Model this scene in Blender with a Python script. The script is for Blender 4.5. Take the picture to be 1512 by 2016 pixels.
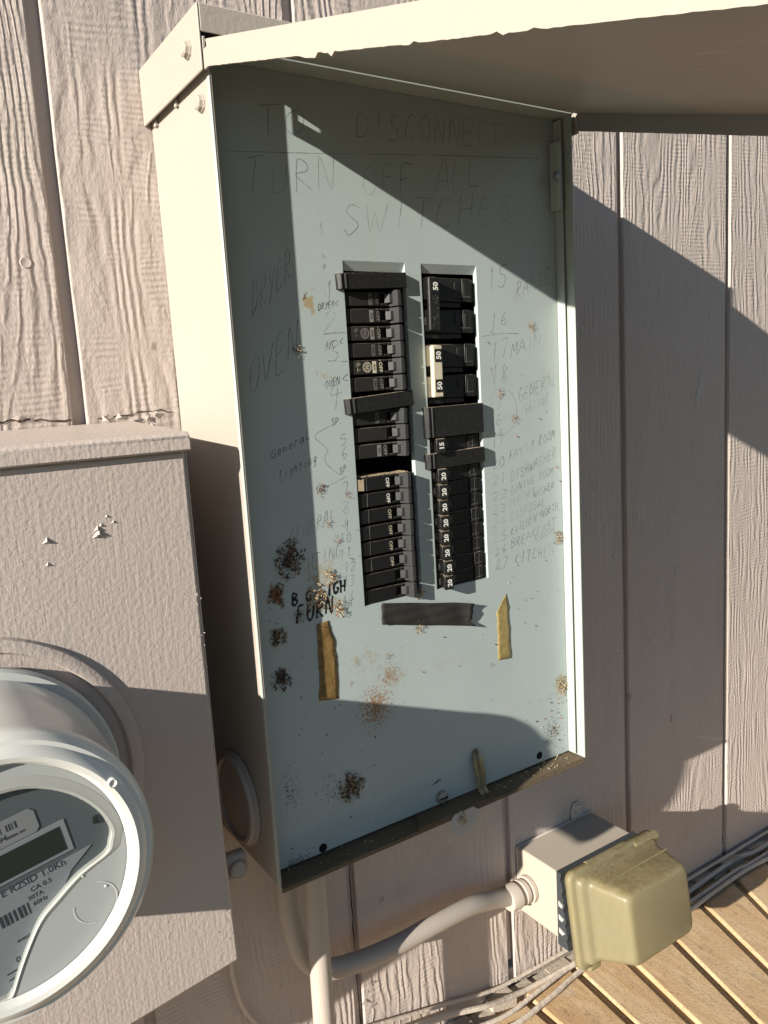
import bpy, bmesh, math, random
from mathutils import Vector, Matrix
random.seed(7)
for o in list(bpy.data.objects): bpy.data.objects.remove(o)
S = bpy.context.scene
COL = S.collection
# ------------------------------------------------------------------ camera
cam = bpy.data.cameras.new('camera'); co = bpy.data.objects.new('camera', cam); COL.objects.link(co)
yaw, pitch, roll = 0.5756, 0.1545, 0.0601
fwd = Vector((math.sin(yaw)*math.cos(pitch), math.cos(yaw)*math.cos(pitch), -math.sin(pitch)))
rgt = Vector((math.cos(yaw), -math.sin(yaw), 0)); dwn = fwd.cross(rgt)
r2 = rgt*math.cos(roll) + dwn*math.sin(roll); d2 = dwn*math.cos(roll) - rgt*math.sin(roll)
m = Matrix.Identity(4)
for i in range(3):
    m[i][0], m[i][1], m[i][2] = r2[i], -d2[i], -fwd[i]
m[0][3], m[1][3], m[2][3] = -0.2162, -0.6203, 0.3591
co.matrix_world = m
cam.sensor_fit = 'HORIZONTAL'; cam.sensor_width = 36; cam.lens = 1577.1/1512*36
cam.clip_start = 0.01; cam.clip_end = 2000
S.camera = co
S.render.resolution_x, S.render.resolution_y = 768, 1024
# ------------------------------------------------------------------ sky, sun, exposure
SUN = Vector((3.4, 1.0, -1.224))                      # direction the light travels
w = bpy.data.worlds.new('World'); S.world = w; w.use_nodes = True
nt = w.node_tree; bg = nt.nodes['Background']
sky = nt.nodes.new('ShaderNodeTexSky'); sky.sky_type = 'NISHITA'; sky.sun_disc = False; sky.dust_density = 0; sky.air_density = .85
sky.sun_elevation = math.atan2(1.224, math.hypot(3.4, 1)); sky.sun_rotation = math.atan2(-3.4, -1.0)
nt.links.new(sky.outputs[0], bg.inputs[0]); bg.inputs[1].default_value = 0.05
sl = bpy.data.lights.new('sun', 'SUN'); sl.energy = 5.0; sl.angle = math.radians(0.5); sl.color = (1, .93, .82)
so = bpy.data.objects.new('sun', sl); COL.objects.link(so)
so.rotation_euler = SUN.to_track_quat('-Z', 'Y').to_euler(); so.location = (-4, -2, 3)
S.view_settings.view_transform = 'Standard'; S.view_settings.look = 'None'
S.view_settings.gamma = 1; S.view_settings.use_curve_mapping = False
S.view_settings.exposure = 0.98

# ------------------------------------------------------------------ mesh builder
class MB:
    def __init__(s): s.v = []; s.f = []; s.m = []; s.mi = 0
    def add(s, vs, fs):
        b = len(s.v); s.v += [tuple(v) for v in vs]
        for f in fs: s.f.append([b+i for i in f]); s.m.append(s.mi)
        return s
    def box(s, x0, x1, y0, y1, z0, z1):
        v = [(x, y, z) for x in (x0, x1) for y in (y0, y1) for z in (z0, z1)]
        return s.add(v, [(0,1,3,2), (4,6,7,5), (0,4,5,1), (2,3,7,6), (0,2,6,4), (1,5,7,3)])
    def prism(s, pts, axis, a0, a1):
        # pts: 2D outline; axis 'x': (y,z), 'y': (x,z), 'z': (x,y)
        def p3(p, a): return {'x': (a, p[0], p[1]), 'y': (p[0], a, p[1]), 'z': (p[0], p[1], a)}[axis]
        n = len(pts); v = [p3(p, a0) for p in pts] + [p3(p, a1) for p in pts]
        return s.add(v, [tuple(range(n))[::-1], tuple(range(n, 2*n))] + [(i, (i+1) % n, n+(i+1) % n, n+i) for i in range(n)])
    def quad(s, *p): return s.add(p, [tuple(range(len(p)))])
    def lathe(s, c, prof, n=48, axis='y', cap0=False, cap1=True):
        # prof: (r, a) along axis through c
        v = []
        for r, a in prof:
            for i in range(n):
                t = 2*math.pi*i/n; q = (r*math.cos(t), r*math.sin(t))
                v.append({'y': (c[0]+q[0], c[1]+a, c[2]+q[1]), 'x': (c[0]+a, c[1]+q[0], c[2]+q[1]), 'z': (c[0]+q[0], c[1]+q[1], c[2]+a)}[axis])
        k = len(prof); f = [(j*n+i, j*n+(i+1) % n, (j+1)*n+(i+1) % n, (j+1)*n+i) for j in range(k-1) for i in range(n)]
        if cap0: f.append(tuple(range(n)))
        if cap1: f.append(tuple(range((k-1)*n, k*n)))
        return s.add(v, f)
    def tube(s, pts, r, n=14, flat=1.0, res=8):
        P = [Vector(p) for p in pts]; Q = []
        if len(P) > 2:
            E = [2*P[0]-P[1]] + P + [2*P[-1]-P[-2]]
            for i in range(1, len(E)-2):
                for k in range(res):
                    t = k/res; a, b, c, d = E[i-1], E[i], E[i+1], E[i+2]
                    Q.append(.5*((2*b)+(c-a)*t+(2*a-5*b+4*c-d)*t*t+(3*b-a-3*c+d)*t**3))
            Q.append(P[-1])
        else: Q = P
        v = []; up = Vector((0, 1, .01))
        for i, q in enumerate(Q):
            d = (Q[min(i+1, len(Q)-1)]-Q[max(i-1, 0)]).normalized()
            a = d.cross(up).normalized(); b = d.cross(a); up = -b if b.dot(up) < 0 else b
            for k in range(n):
                t = 2*math.pi*k/n; v.append(q+a*math.cos(t)*r+b*math.sin(t)*r*flat)
        f = [(j*n+i, j*n+(i+1) % n, (j+1)*n+(i+1) % n, (j+1)*n+i) for j in range(len(Q)-1) for i in range(n)]
        f += [tuple(range(n)), tuple(range((len(Q)-1)*n, len(Q)*n))]
        return s.add(v, f)
    def stroke(s, pts, y, wd):
        # flat pen line on a plane facing -Y, pts are (x, z)
        P = [Vector(p) for p in pts]
        if len(P) < 2: return s
        L = []; R = []
        for i, p in enumerate(P):
            d = P[min(i+1, len(P)-1)]-P[max(i-1, 0)]
            if d.length < 1e-7: d = Vector((1, 0))
            d.normalize(); nrm = Vector((-d.y, d.x))*wd*.5*random.uniform(.6, 1.25)
            L.append((p.x+nrm.x, y, p.y+nrm.y)); R.append((p.x-nrm.x, y, p.y-nrm.y))
        n = len(P); return s.add(L+R, [(i, i+1, n+i+1, n+i) for i in range(n-1)])
def obj(name, mb, mats, parent=None, origin=None, bevel=0, smooth=35, segs=2, fixn=True):
    me = bpy.data.meshes.new(name)
    off = Vector((0, 0, 0))
    if parent is not None:
        r = parent
        while r.parent is not None: r = r.parent
        if not r.get('proto'): off = Vector(r['base'])
    elif origin == 'auto':
        xs, ys, zs = zip(*mb.v); off = Vector(((min(xs)+max(xs))/2, (min(ys)+max(ys))/2, min(zs)))
    elif origin is not None: off = Vector(origin)
    me.from_pydata([tuple(Vector(v)-off) for v in mb.v], [], mb.f)
    if not isinstance(mats, (list, tuple)): mats = [mats]
    for x in mats: me.materials.append(x)
    if len(mats) > 1: me.polygons.foreach_set('material_index', mb.m)
    if fixn:
        bm = bmesh.new(); bm.from_mesh(me); bmesh.ops.recalc_face_normals(bm, faces=bm.faces); bm.to_mesh(me); bm.free()
    if smooth:
        me.polygons.foreach_set('use_smooth', [True]*len(me.polygons)); me.set_sharp_from_angle(angle=math.radians(smooth))
    me.update()
    o = bpy.data.objects.new(name, me); COL.objects.link(o)
    if parent is not None: o.parent = parent
    else: o.location = off; o['base'] = tuple(off)
    if bevel:
        b = o.modifiers.new('bevel', 'BEVEL'); b.width = bevel; b.segments = segs; b.limit_method = 'ANGLE'; b.angle_limit = math.radians(40); b.harden_normals = False
    return o
def tag(o, label, cat, group=None):
    o['label'] = label; o['category'] = cat
    if group: o['group'] = group
    return o
def thing(name, label, cat, loc, group=None, proto=False):
    o = bpy.data.objects.new(name, None); COL.objects.link(o); o.location = loc; o['base'] = tuple(loc); o.empty_display_size = .02
    if proto: o['proto'] = 1
    return tag(o, label, cat, group)
def copy_tree(o, parent=None):
    c = o.copy(); COL.objects.link(c)
    if parent is not None: c.parent = parent
    for ch in list(o.children): copy_tree(ch, c)
    return c
def text_mb(mb, txt, x, y, z, size, ang=0, font_bold=0, align='CENTER', sx=1.0):
    cu = bpy.data.curves.new('t', 'FONT'); cu.body = txt; cu.size = size; cu.align_x = align; cu.align_y = 'CENTER'; cu.offset = font_bold; cu.resolution_u = 2
    ob = bpy.data.objects.new('t', cu); COL.objects.link(ob)
    dg = bpy.context.evaluated_depsgraph_get(); me = bpy.data.meshes.new_from_object(ob.evaluated_get(dg))
    c, s = math.cos(ang), math.sin(ang)
    mb.add([(x+v.co.x*sx*c-v.co.y*s, y, z+v.co.x*sx*s+v.co.y*c) for v in me.vertices], [tuple(p.vertices) for p in me.polygons])
    bpy.data.objects.remove(ob); bpy.data.curves.remove(cu); bpy.data.meshes.remove(me)

# ------------------------------------------------------------------ materials
class NT:
    def __init__(s, name):
        s.mat = bpy.data.materials.new(name); s.mat.use_nodes = True; s.t = s.mat.node_tree
        s.b = s.t.nodes['Principled BSDF']; s.out = s.t.nodes['Material Output']
        s.tc = s.t.nodes.new('ShaderNodeTexCoord').outputs['Object']
    def n(s, typ, **k):
        nd = s.t.nodes.new('ShaderNode'+typ)
        for a, v in k.items(): setattr(nd, a, v)
        return nd
    def set(s, sock, v):
        if isinstance(v, bpy.types.NodeSocket): s.t.links.new(v, sock)
        elif v is not None: sock.default_value = v
    def math(s, op, a, b=None, c=None, clamp=False):
        nd = s.n('Math', operation=op, use_clamp=clamp)
        for i, v in enumerate((a, b, c)):
            if v is not None: s.set(nd.inputs[i], v)
        return nd.outputs[0]
    def vmul(s, vec, sc):
        nd = s.n('Mapping'); s.set(nd.inputs['Vector'], vec); nd.inputs['Scale'].default_value = sc; return nd.outputs[0]
    def noise(s, vec, scale=1, detail=2, rough=.5, dist=0):
        nd = s.n('TexNoise'); s.set(nd.inputs['Vector'], vec); nd.inputs['Scale'].default_value = scale
        nd.inputs['Detail'].default_value = detail; nd.inputs['Roughness'].default_value = rough; nd.inputs['Distortion'].default_value = dist
        return nd.outputs['Fac']
    def ramp(s, v, a, b, lo=0., hi=1.):
        nd = s.n('MapRange', interpolation_type='SMOOTHSTEP'); s.set(nd.inputs[0], v)
        for i, x in enumerate((a, b, lo, hi)): nd.inputs[1+i].default_value = x
        return nd.outputs[0]
    def mix(s, f, a, b):
        nd = s.n('Mix', data_type='RGBA'); s.set(nd.inputs[0], f)
        for i, v in ((6, a), (7, b)): s.set(nd.inputs[i], v if isinstance(v, bpy.types.NodeSocket) else (*v, 1))
        return nd.outputs[2]
    def bump(s, h, dist, strength=1., prev=None):
        nd = s.n('Bump'); s.set(nd.inputs['Height'], h); nd.inputs['Distance'].default_value = dist; nd.inputs['Strength'].default_value = strength
        if prev is not None: s.t.links.new(prev, nd.inputs['Normal'])
        return nd.outputs[0]
    def fin(s, col=None, rough=None, nrm=None, spec=None, **k):
        if col is not None: s.set(s.b.inputs['Base Color'], col if isinstance(col, bpy.types.NodeSocket) else (*col, 1))
        if rough is not None: s.set(s.b.inputs['Roughness'], rough)
        if nrm is not None: s.t.links.new(nrm, s.b.inputs['Normal'])
        if spec is not None: s.b.inputs['Specular IOR Level'].default_value = spec
        for a, v in k.items(): s.set(s.b.inputs[a], v)
        return s.mat
WALL = (.475, .408, .368)
def sc(c, f): return tuple(min(1, x*f) for x in c)
def m_siding():
    t = NT('siding_paint'); oi = t.n('ObjectInfo').outputs['Random']
    sp = t.n('SeparateXYZ'); t.set(sp.inputs[0], t.tc); x, z = sp.outputs[0], sp.outputs[2]
    rnd = t.math('MULTIPLY', oi, 40.)
    def v(kx, kz, o=0):
        c = t.n('CombineXYZ'); t.set(c.inputs[0], t.math('MULTIPLY', x, kx)); t.set(c.inputs[1], t.math('ADD', rnd, o)); t.set(c.inputs[2], t.math('MULTIPLY', z, kz)); return c.outputs[0]
    w1 = t.math('SUBTRACT', t.noise(v(14, 1.7), 1, 2.2, .5), .5)
    w2 = t.math('SUBTRACT', t.noise(v(45, 22, 3), 1, 2), .5)
    phi = t.math('ADD', t.math('MULTIPLY', x, 118.), t.math('ADD', t.math('MULTIPLY', w1, 14.), t.math('MULTIPLY', w2, 1.1)))
    s = t.math('FRACT', phi); cell = t.math('FLOOR', phi)
    ridge = t.math('SUBTRACT', 1., t.ramp(t.math('ABSOLUTE', t.math('SUBTRACT', s, .5)), .02, .26))
    soft = t.math('SINE', t.math('MULTIPLY', phi, 6.283))
    mk = t.ramp(t.noise(v(11, 5, 9), 1, 2), .34, .60)
    brk = t.ramp(t.noise(v(90, 48, 5), 1, 2), .40, .56)
    cv = t.n('CombineXYZ'); t.set(cv.inputs[0], t.math('MULTIPLY', cell, 3.7)); t.set(cv.inputs[1], rnd); t.set(cv.inputs[2], t.math('MULTIPLY', z, 26.))
    sm = t.ramp(t.noise(cv.outputs[0], 1, 1), .42, .62)
    zz = t.math('ADD', z, t.math('MULTIPLY', t.noise(v(12, 30, 12), 1, 1), .016))
    saw = t.math('SINE', t.math('MULTIPLY', zz, 6.283/.0046))
    h = t.math('MULTIPLY', t.math('MULTIPLY', ridge, mk), t.math('MULTIPLY', brk, .62))
    h = t.math('ADD', h, t.math('MULTIPLY', t.math('MULTIPLY', soft, t.ramp(t.noise(v(26, 22, 30), 1, 2), .38, .60)), .42))
    h = t.math('ADD', h, t.math('MULTIPLY', t.math('MULTIPLY', saw, sm), .17))
    h = t.math('ADD', h, t.math('MULTIPLY', t.noise(v(330, 200, 2), 1, 4, .68), .8))
    h = t.math('ADD', h, t.math('MULTIPLY', t.noise(v(90, 22, 40), 1, 3, .6), .8))
    nb = t.bump(h, .00085, .95)
    col = t.mix(t.noise(v(6, 4, 1), 1, 4), sc(WALL, .88), sc(WALL, 1.09))
    col = t.mix(t.ramp(t.noise(v(55, 2.2, 60), 1, 4, .7), .54, .78, 0, .28), col, (.33, .27, .22))
    col = t.mix(t.ramp(t.noise(v(30, 30, 80), 1, 5, .75), .60, .72, 0, .35), col, (.55, .49, .44))
    col = t.mix(t.ramp(t.noise(v(70, 40, 20), 1, 3), .72, .80), col, (.30, .24, .20))
    return t.fin(col, .62, nb, .3)
def m_paint(name, c, scale=420, dist=.0005, rough=.5, strokes=0, var=.06, spec=.4):
    t = NT(name)
    h = t.noise(t.tc, scale, 2.5, .55)
    if strokes: h = t.math('ADD', h, t.math('MULTIPLY', t.noise(t.vmul(t.tc, (500, 500, 25)), 1, 2), strokes))
    col = t.mix(t.noise(t.tc, 14, 4), sc(c, 1-var), sc(c, 1+var))
    col = t.mix(t.ramp(t.noise(t.tc, 90, 4, .7), .68, .76, 0, .5), col, sc(c, .55))
    return t.fin(col, rough, t.bump(h, dist, .8), spec)
def m_plain(name, c, rough=.5, spec=.5, metal=0, var=.0, scale=60, bump=0):
    t = NT(name); col = c
    if var: col = t.mix(t.noise(t.tc, scale, 4, .6), sc(c, 1-var), sc(c, 1+var))
    nb = t.bump(t.noise(t.tc, 900, 2), bump, .6) if bump else None
    return t.fin(col, rough, nb, spec, Metallic=metal)
def m_black(name, c, rough=.42, dust=.8):
    t = NT(name)
    gz = t.n('SeparateXYZ'); t.set(gz.inputs[0], t.n('NewGeometry').outputs['Normal'])
    up = t.ramp(gz.outputs[2], .6, .95)
    ns = t.noise(t.tc, 260, 4, .65)
    d = t.math('MULTIPLY', t.math('MULTIPLY', up, t.ramp(ns, .30, .62)), dust)
    d = t.math('MAXIMUM', d, t.ramp(t.noise(t.tc, 800, 3, .7), .56, .76, 0, .22*dust))
    col = t.mix(d, t.mix(t.noise(t.tc, 120, 3), sc(c, .7), sc(c, 1.3)), (.42, .34, .25))
    return t.fin(col, t.ramp(d, 0, .5, rough, .8), t.bump(ns, .0002, .4), .28)
def m_front():
    t = NT('grey_green_enamel'); c = (.375, .435, .432)
    sp = t.n('SeparateXYZ'); t.set(sp.inputs[0], t.tc); x, z = t.math('ADD', sp.outputs[0], .16125), sp.outputs[2]
    col = t.mix(t.noise(t.tc, 16, 4, .6), sc(c, .90), sc(c, 1.07))
    col = t.mix(t.ramp(t.noise(t.vmul(t.tc, (40, 1, 9)), 1, 4, .65), .55, .8, 0, .25), col, (.42, .42, .36))
    fine = t.noise(t.tc, 700, 3, .7); mid = t.noise(t.tc, 170, 5, .72)
    def patch(col, px, pz, rx, rz, lo, hi, c2, amt, src):
        dx = t.math('DIVIDE', t.math('SUBTRACT', x, px), rx); dz = t.math('DIVIDE', t.math('SUBTRACT', z, pz), rz)
        d = t.math('SQRT', t.math('ADD', t.math('MULTIPLY', dx, dx), t.math('MULTIPLY', dz, dz)))
        mk = t.math('SUBTRACT', t.math('ADD', src, t.math('MULTIPLY', t.math('SUBTRACT', 1., d), .28)), .14)
        return t.mix(t.math('MULTIPLY', t.ramp(mk, lo, hi), t.math('MULTIPLY', t.ramp(d, .75, 1.15, 1., 0.), amt)), col, c2)
    for (px, pz, rx, rz, lo, hi, c2, a, s) in RUST:
        col = patch(col, px, pz, rx, rz, lo, hi, c2, a, fine if s else mid)
    dots = t.n('TexVoronoi'); t.set(dots.inputs['Vector'], t.tc); dots.inputs['Scale'].default_value = 110
    low = t.ramp(z, .02, .22, 1., 0.)
    dm = t.math('MULTIPLY', t.math('LESS_THAN', dots.outputs['Distance'], t.math('MULTIPLY', t.ramp(t.noise(t.tc, 30, 2), .52, .75), .16)), t.math('ADD', t.math('MULTIPLY', low, .75), .12))
    col = t.mix(dm, col, (.06, .04, .028))
    return t.fin(col, t.ramp(mid, .3, .7, .34, .5), t.bump(fine, .00012, .5), .45)
BR, OR, DK, TN = (.10, .06, .03), (.25, .135, .06), (.05, .035, .025), (.34, .26, .14)
RUST = [(.103,.110,.040,.040,.50,.85,(.33,.29,.20),.55,0), (.119,.132,.034,.022,.50,.85,(.34,.29,.20),.45,0), (.06,.21,.035,.045,.52,.85,(.30,.26,.17),.6,0), (.10,.140,.05,.012,.55,.8,(.36,.30,.20),.6,0), (.0673,.4235,.012,.012,.50,.58,TN,.9,0), (.0655,.4265,.004,.006,.5,.6,BR,.9,0), (.0775,.3697,.014,.010,.55,.66,TN,.6,0),
        (.1035,.106,.026,.028,.50,.60,OR,.9,1), (.119,.128,.022,.016,.53,.62,OR,.8,1), (.098,.150,.036,.016,.55,.68,TN,.45,0),
        (.0247,.2147,.010,.014,.44,.54,BR,.95,0), (.022,.185,.012,.02,.52,.62,BR,.9,0), (.0656,.2225,.026,.026,.50,.68,TN,.75,0), (.036,.24,.016,.022,.52,.62,DK,.9,0),
        (.3101,.0697,.012,.016,.45,.58,TN,.9,1), (.298,.028,.022,.020,.58,.62,BR,.9,1), (.022,.061,.025,.05,.63,.69,DK,.8,1), (.06,.05,.05,.06,.66,.72,DK,.7,1),
        (.0765,.0479,.014,.014,.44,.54,BR,.9,0), (.19,.125,.11,.010,.52,.8,TN,.35,0), (.0217,.153,.012,.012,.52,.6,DK,.9,0), (.068,.20,.02,.014,.5,.62,TN,.8,0), (.0235,.0,.03,.02,.55,.65,DK,.8,1),
        (.083,.455,.004,.075,.55,.68,BR,.45,0)]
M = {}
M['siding'] = m_siding()
M['paint'] = m_paint('beige_wall_paint', WALL, 300, .00045, .55, 0)
M['boxpaint'] = m_paint('beige_orange_peel_paint', sc(WALL, .98), 300, .00055, .5, .45)
M['shell'] = m_paint('cream_box_paint', (.365, .328, .283), 160, .00022, .42, 0, .03, .35)
M['capp'] = m_paint('cream_cap_paint', (.355, .315, .27), 260, .00035, .5, 0, .05)
M['front'] = m_front()
M['flange'] = m_plain('pale_green_enamel', (.37, .41, .375), .4, .4, 0, .08, 120)
M['liner'] = m_paint('lid_inside_enamel', (.27, .275, .265), 60, .0003, .38, 0, .10)
M['sill'] = m_paint('dirty_sill', (.13, .10, .066), 300, .0008, .8, 0, .5, .2)
M['black'] = m_black('dusty_black_plastic', (.012, .012, .012), .42, 1.)
M['blackc'] = m_black('clean_black_plastic', (.010, .010, .011), .38, .25)
M['handle'] = m_black('worn_black_handle', (.034, .035, .036), .5, .2)
M['label'] = m_plain('dark_label', (.020, .0185, .017), .6, .25, 0, .25, 300)
M['dark'] = m_plain('dark_interior', (.006, .006, .007), .8, .2)
M['white'] = m_plain('white_print', (.72, .72, .68), .6)
M['greyprint'] = m_plain('worn_grey_print', (.20, .19, .175), .7)
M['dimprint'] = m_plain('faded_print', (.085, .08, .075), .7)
M['creamp'] = m_paint('aged_cream_plastic', (.55, .50, .38), 700, .0002, .5, 0, .12)
M['dimcream'] = m_paint('shaded_cream_label', (.20, .185, .145), 700, .0002, .6, 0, .12)  # cream darkened in the colour for shade cast by the opening's edge
def m_pencil(name, c, lo, hi, amt):
    t = NT(name); tp = t.n('BsdfTransparent'); mx = t.n('MixShader')
    f = t.math('MULTIPLY', t.ramp(t.noise(t.tc, 1400, 2), lo, hi), t.math('MULTIPLY', t.ramp(t.noise(t.tc, 45, 2), .30, .62, .30, 1.), amt))
    t.fin(c, .5, None, .2); t.set(mx.inputs[0], f); t.t.links.new(tp.outputs[0], mx.inputs[1]); t.t.links.new(t.b.outputs[0], mx.inputs[2]); t.t.links.new(mx.outputs[0], t.out.inputs[0])
    return t.mat
M['pencil'] = m_pencil('pencil_graphite', (.11, .125, .12), .25, .58, .70)
M['ink'] = m_pencil('ball_pen_ink', (.025, .03, .03), .2, .5, .9)
M['marker'] = m_plain('black_marker', (.012, .016, .02), .35, .5, 0, .3, 400)
M['etape'] = m_paint('dusty_black_tape', (.030, .028, .026), 130, .0006, .55, 0, .75, .3)
M['conduit'] = m_paint('painted_conduit', (.42, .37, .32), 500, .0003, .5, 0, .04)
M['jb'] = m_paint('painted_outlet_box', (.41, .36, .295), 420, .0003, .55, 0, .05)
M['gasket'] = m_plain('grey_rubber', (.035, .04, .045), .8, .3, 0, .2, 200)
M['steel'] = m_plain('dull_steel', (.30, .29, .27), .45, .5, .6, .2, 300)
M['mgrey'] = m_plain('grey_meter_plastic', (.50, .51, .485), .34, .5, 0, .05, 30)
M['mcover'] = m_plain('clear_grey_cover', (.66, .66, .62), .16, .5, 0, .04, 20)
M['mpanel'] = m_plain('frosted_grey_panel', (.38, .395, .385), .38, .5, 0, .03, 20)
M['mlip'] = m_plain('frosted_window_lip', (.36, .37, .345), .3, .4)
M['mface'] = m_plain('slate_face_plate', (.10, .12, .13), .45, .5, 0, .06, 40)
M['mlabel'] = m_plain('pale_grey_label', (.25, .27, .29), .5, .4)
M['mlabel2'] = m_plain('light_label', (.24, .25, .255), .5, .4)
M['lcd'] = m_plain('unlit_lcd', (.022, .032, .028), .25, .5)
M['mtext'] = m_plain('dark_print', (.035, .04, .05), .6)
M['straw'] = m_plain('dry_straw', (.42, .34, .22), .7, .3, 0, .4, 500)
M['rustleaf'] = m_plain('rusty_petals', (.32, .13, .06), .7, .3, 0, .4, 500)
M['dkleaf'] = m_plain('dark_dry_leaf', (.055, .035, .022), .8, .2, 0, .5, 500)
M['mortar'] = m_paint('sandy_mortar', (.38, .30, .20), 700, .0016, .9, 0, .15, .2)
M['tab'] = m_plain('milky_plastic', (.42, .40, .38), .4)
def m_tape(name, c, c2):
    t = NT(name); h = t.noise(t.tc, 160, 4, .65)
    col = t.mix(t.ramp(h, .35, .65), c, c2)
    col = t.mix(t.ramp(t.noise(t.tc, 900, 2), .66, .72, 0, .6), col, sc(c2, .4))
    return t.fin(col, .3, t.bump(h, .0004, .6), .5)
M['ytape'] = m_tape('brown_yellowed_tape', (.23, .15, .055), (.14, .085, .03))
M['ytape2'] = m_tape('pale_yellowed_tape', (.33, .26, .11), (.24, .18, .07))
M['ytape3'] = m_tape('dusty_yellowed_tape', (.30, .25, .14), (.20, .16, .09))
def m_bubble():
    t = NT('yellowed_clear_plastic'); n1 = t.noise(t.vmul(t.tc, (60, 200, 60)), 1, 4, .6)
    gz = t.n('SeparateXYZ'); t.set(gz.inputs[0], t.n('NewGeometry').outputs['Normal'])
    dust = t.math('MULTIPLY', t.ramp(gz.outputs[2], .3, .8), t.ramp(t.noise(t.tc, 240, 5, .7), .35, .65))
    col = t.mix(n1, (.34, .31, .20), (.44, .40, .265)); col = t.mix(t.math('MULTIPLY', dust, .75), col, (.20, .155, .085)); col = t.mix(t.ramp(t.noise(t.tc, 38, 4, .6), .45, .7, 0, .6), col, (.42, .37, .21))
    tr = t.n('BsdfTranslucent'); t.set(tr.inputs[0], t.mix(n1, (.64, .57, .37), (.74, .67, .45)))
    t.fin(col, .36, t.bump(t.noise(t.tc, 500, 3), .0002, .5), .5)
    mx = t.n('MixShader'); mx.inputs[0].default_value = .58
    t.t.links.new(t.b.outputs[0], mx.inputs[1]); t.t.links.new(tr.outputs[0], mx.inputs[2]); t.t.links.new(mx.outputs[0], t.out.inputs[0])
    return t.mat
M['bubble'] = m_bubble()
def m_pane():
    t = NT('clear_window'); gl = t.n('BsdfGlossy'); gl.inputs[1].default_value = .06; tp = t.n('BsdfTransparent'); tp.inputs[0].default_value = (.92, .93, .93, 1)
    mx = t.n('MixShader'); fr = t.n('Fresnel'); fr.inputs[0].default_value = 1.49
    t.set(mx.inputs[0], fr.outputs[0]); t.t.links.new(tp.outputs[0], mx.inputs[1]); t.t.links.new(gl.outputs[0], mx.inputs[2]); t.t.links.new(mx.outputs[0], t.out.inputs[0])
    return t.mat
M['pane'] = m_pane()
def m_paver():
    t = NT('tan_paver'); rnd = t.n('ObjectInfo').outputs['Random']
    c0 = t.mix(rnd, (.45, .29, .155), (.52, .355, .20))
    n1 = t.noise(t.vmul(t.tc, (30, 12, 30)), 1, 5, .65); col = t.mix(t.ramp(n1, .35, .7), c0, (.55, .41, .25))
    col = t.mix(t.ramp(t.noise(t.tc, 420, 4, .7), .52, .70, 0, .75), col, (.20, .14, .085))
    col = t.mix(t.ramp(t.noise(t.tc, 26, 5, .7), .58, .74, 0, .55), col, (.55, .49, .41)); col = t.mix(t.ramp(t.noise(t.vmul(t.tc, (60, 20, 60)), 1, 5, .7), .56, .72, 0, .5), col, (.19, .13, .08))
    h = t.math('ADD', t.noise(t.tc, 500, 4, .7), t.noise(t.vmul(t.tc, (120, 20, 60)), 1, 3))
    return t.fin(col, .75, t.bump(h, .0007, .8), .25)
M['paver'] = m_paver()
def m_ground():
    t = NT('dry_ground'); col = t.mix(t.noise(t.tc, 3, 6, .6), (.07, .062, .045), (.12, .105, .075)); return t.fin(col, .9, t.bump(t.noise(t.tc, 60, 5), .01, .6), .2)
M['ground'] = m_ground()
M['concrete'] = m_paint('pale_concrete', (.40, .35, .29), 260, .0012, .85, 0, .12, .2)
M['cable'] = m_paint('painted_cable', (.52, .45, .375), 160, .0012, .75, 0, .25)
M['crack'] = m_plain('open_crack', (.05, .035, .025), .9, .1)

# ------------------------------------------------------------------ ground, patio, wall
D, F, W, H = .1167, -.0992, .3225, .5597            # box depth, dead front plane, box width, box height
o = obj('ground', MB().quad((-400, -400, -.36), (400, -400, -.36), (400, 400, -.36), (-400, 400, -.36)), M['ground'], fixn=False); o['kind'] = 'structure'
FZ = -.325
bed = obj('patio_floor', MB().box(-1.6, 2.2, -.425, -.004, -.358, FZ-.006), M['mortar']); bed['kind'] = 'structure'
J = [(.325, .003), (.399, .12), (.463, .20), (.537, .30), (.614, .36), (.689, .46)]
J = [(.325-.073*k, -.02*k-.02) for k in range(16, 0, -1)] + J + [(.689+.074*k, .46+.02*k) for k in range(1, 15)]
def jx(j, y): return J[j][0] + max(-.6, min(.9, J[j][1]))*(y+.04)*(1 if y > -.5 else 1) 
for j in range(len(J)-1):
    L = 0
    for (ya, yb) in ((-.010, -.205), (-.216, -.411)):
        g = .0052; yc = max(ya, -.205) if ya > -.21 else -.205; xl = lambda jj, y: jx(jj, max(y, -.205))
        mb = MB(); mb.prism([(xl(j, ya)+g, ya), (xl(j+1, ya)-g, ya), (xl(j+1, yb)-g, yb), (xl(j, yb)+g, yb)], 'z', FZ-.012, FZ+random.uniform(-.0008, .0008))
        obj('paver', mb, M['paver'], bed, bevel=.0022)
found = obj('foundation', MB().box(-1.6, 2.6, .004, .12, -.36, -.300), M['concrete']); found['kind'] = 'structure'
lg = MB()
for i in range(40):                                      # rough mortar and paint skirt at the wall foot
    x0 = -.2+i*.03; h0 = random.uniform(-.322, -.312); lg.prism([(x0, -.001), (x0+.031, -.001), (x0+.031, -random.uniform(.010, .020)), (x0, -random.uniform(.010, .02))], 'z', -.345, h0)
lo = obj('mortar_skirt', lg, M['concrete'], found, smooth=60)

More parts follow.
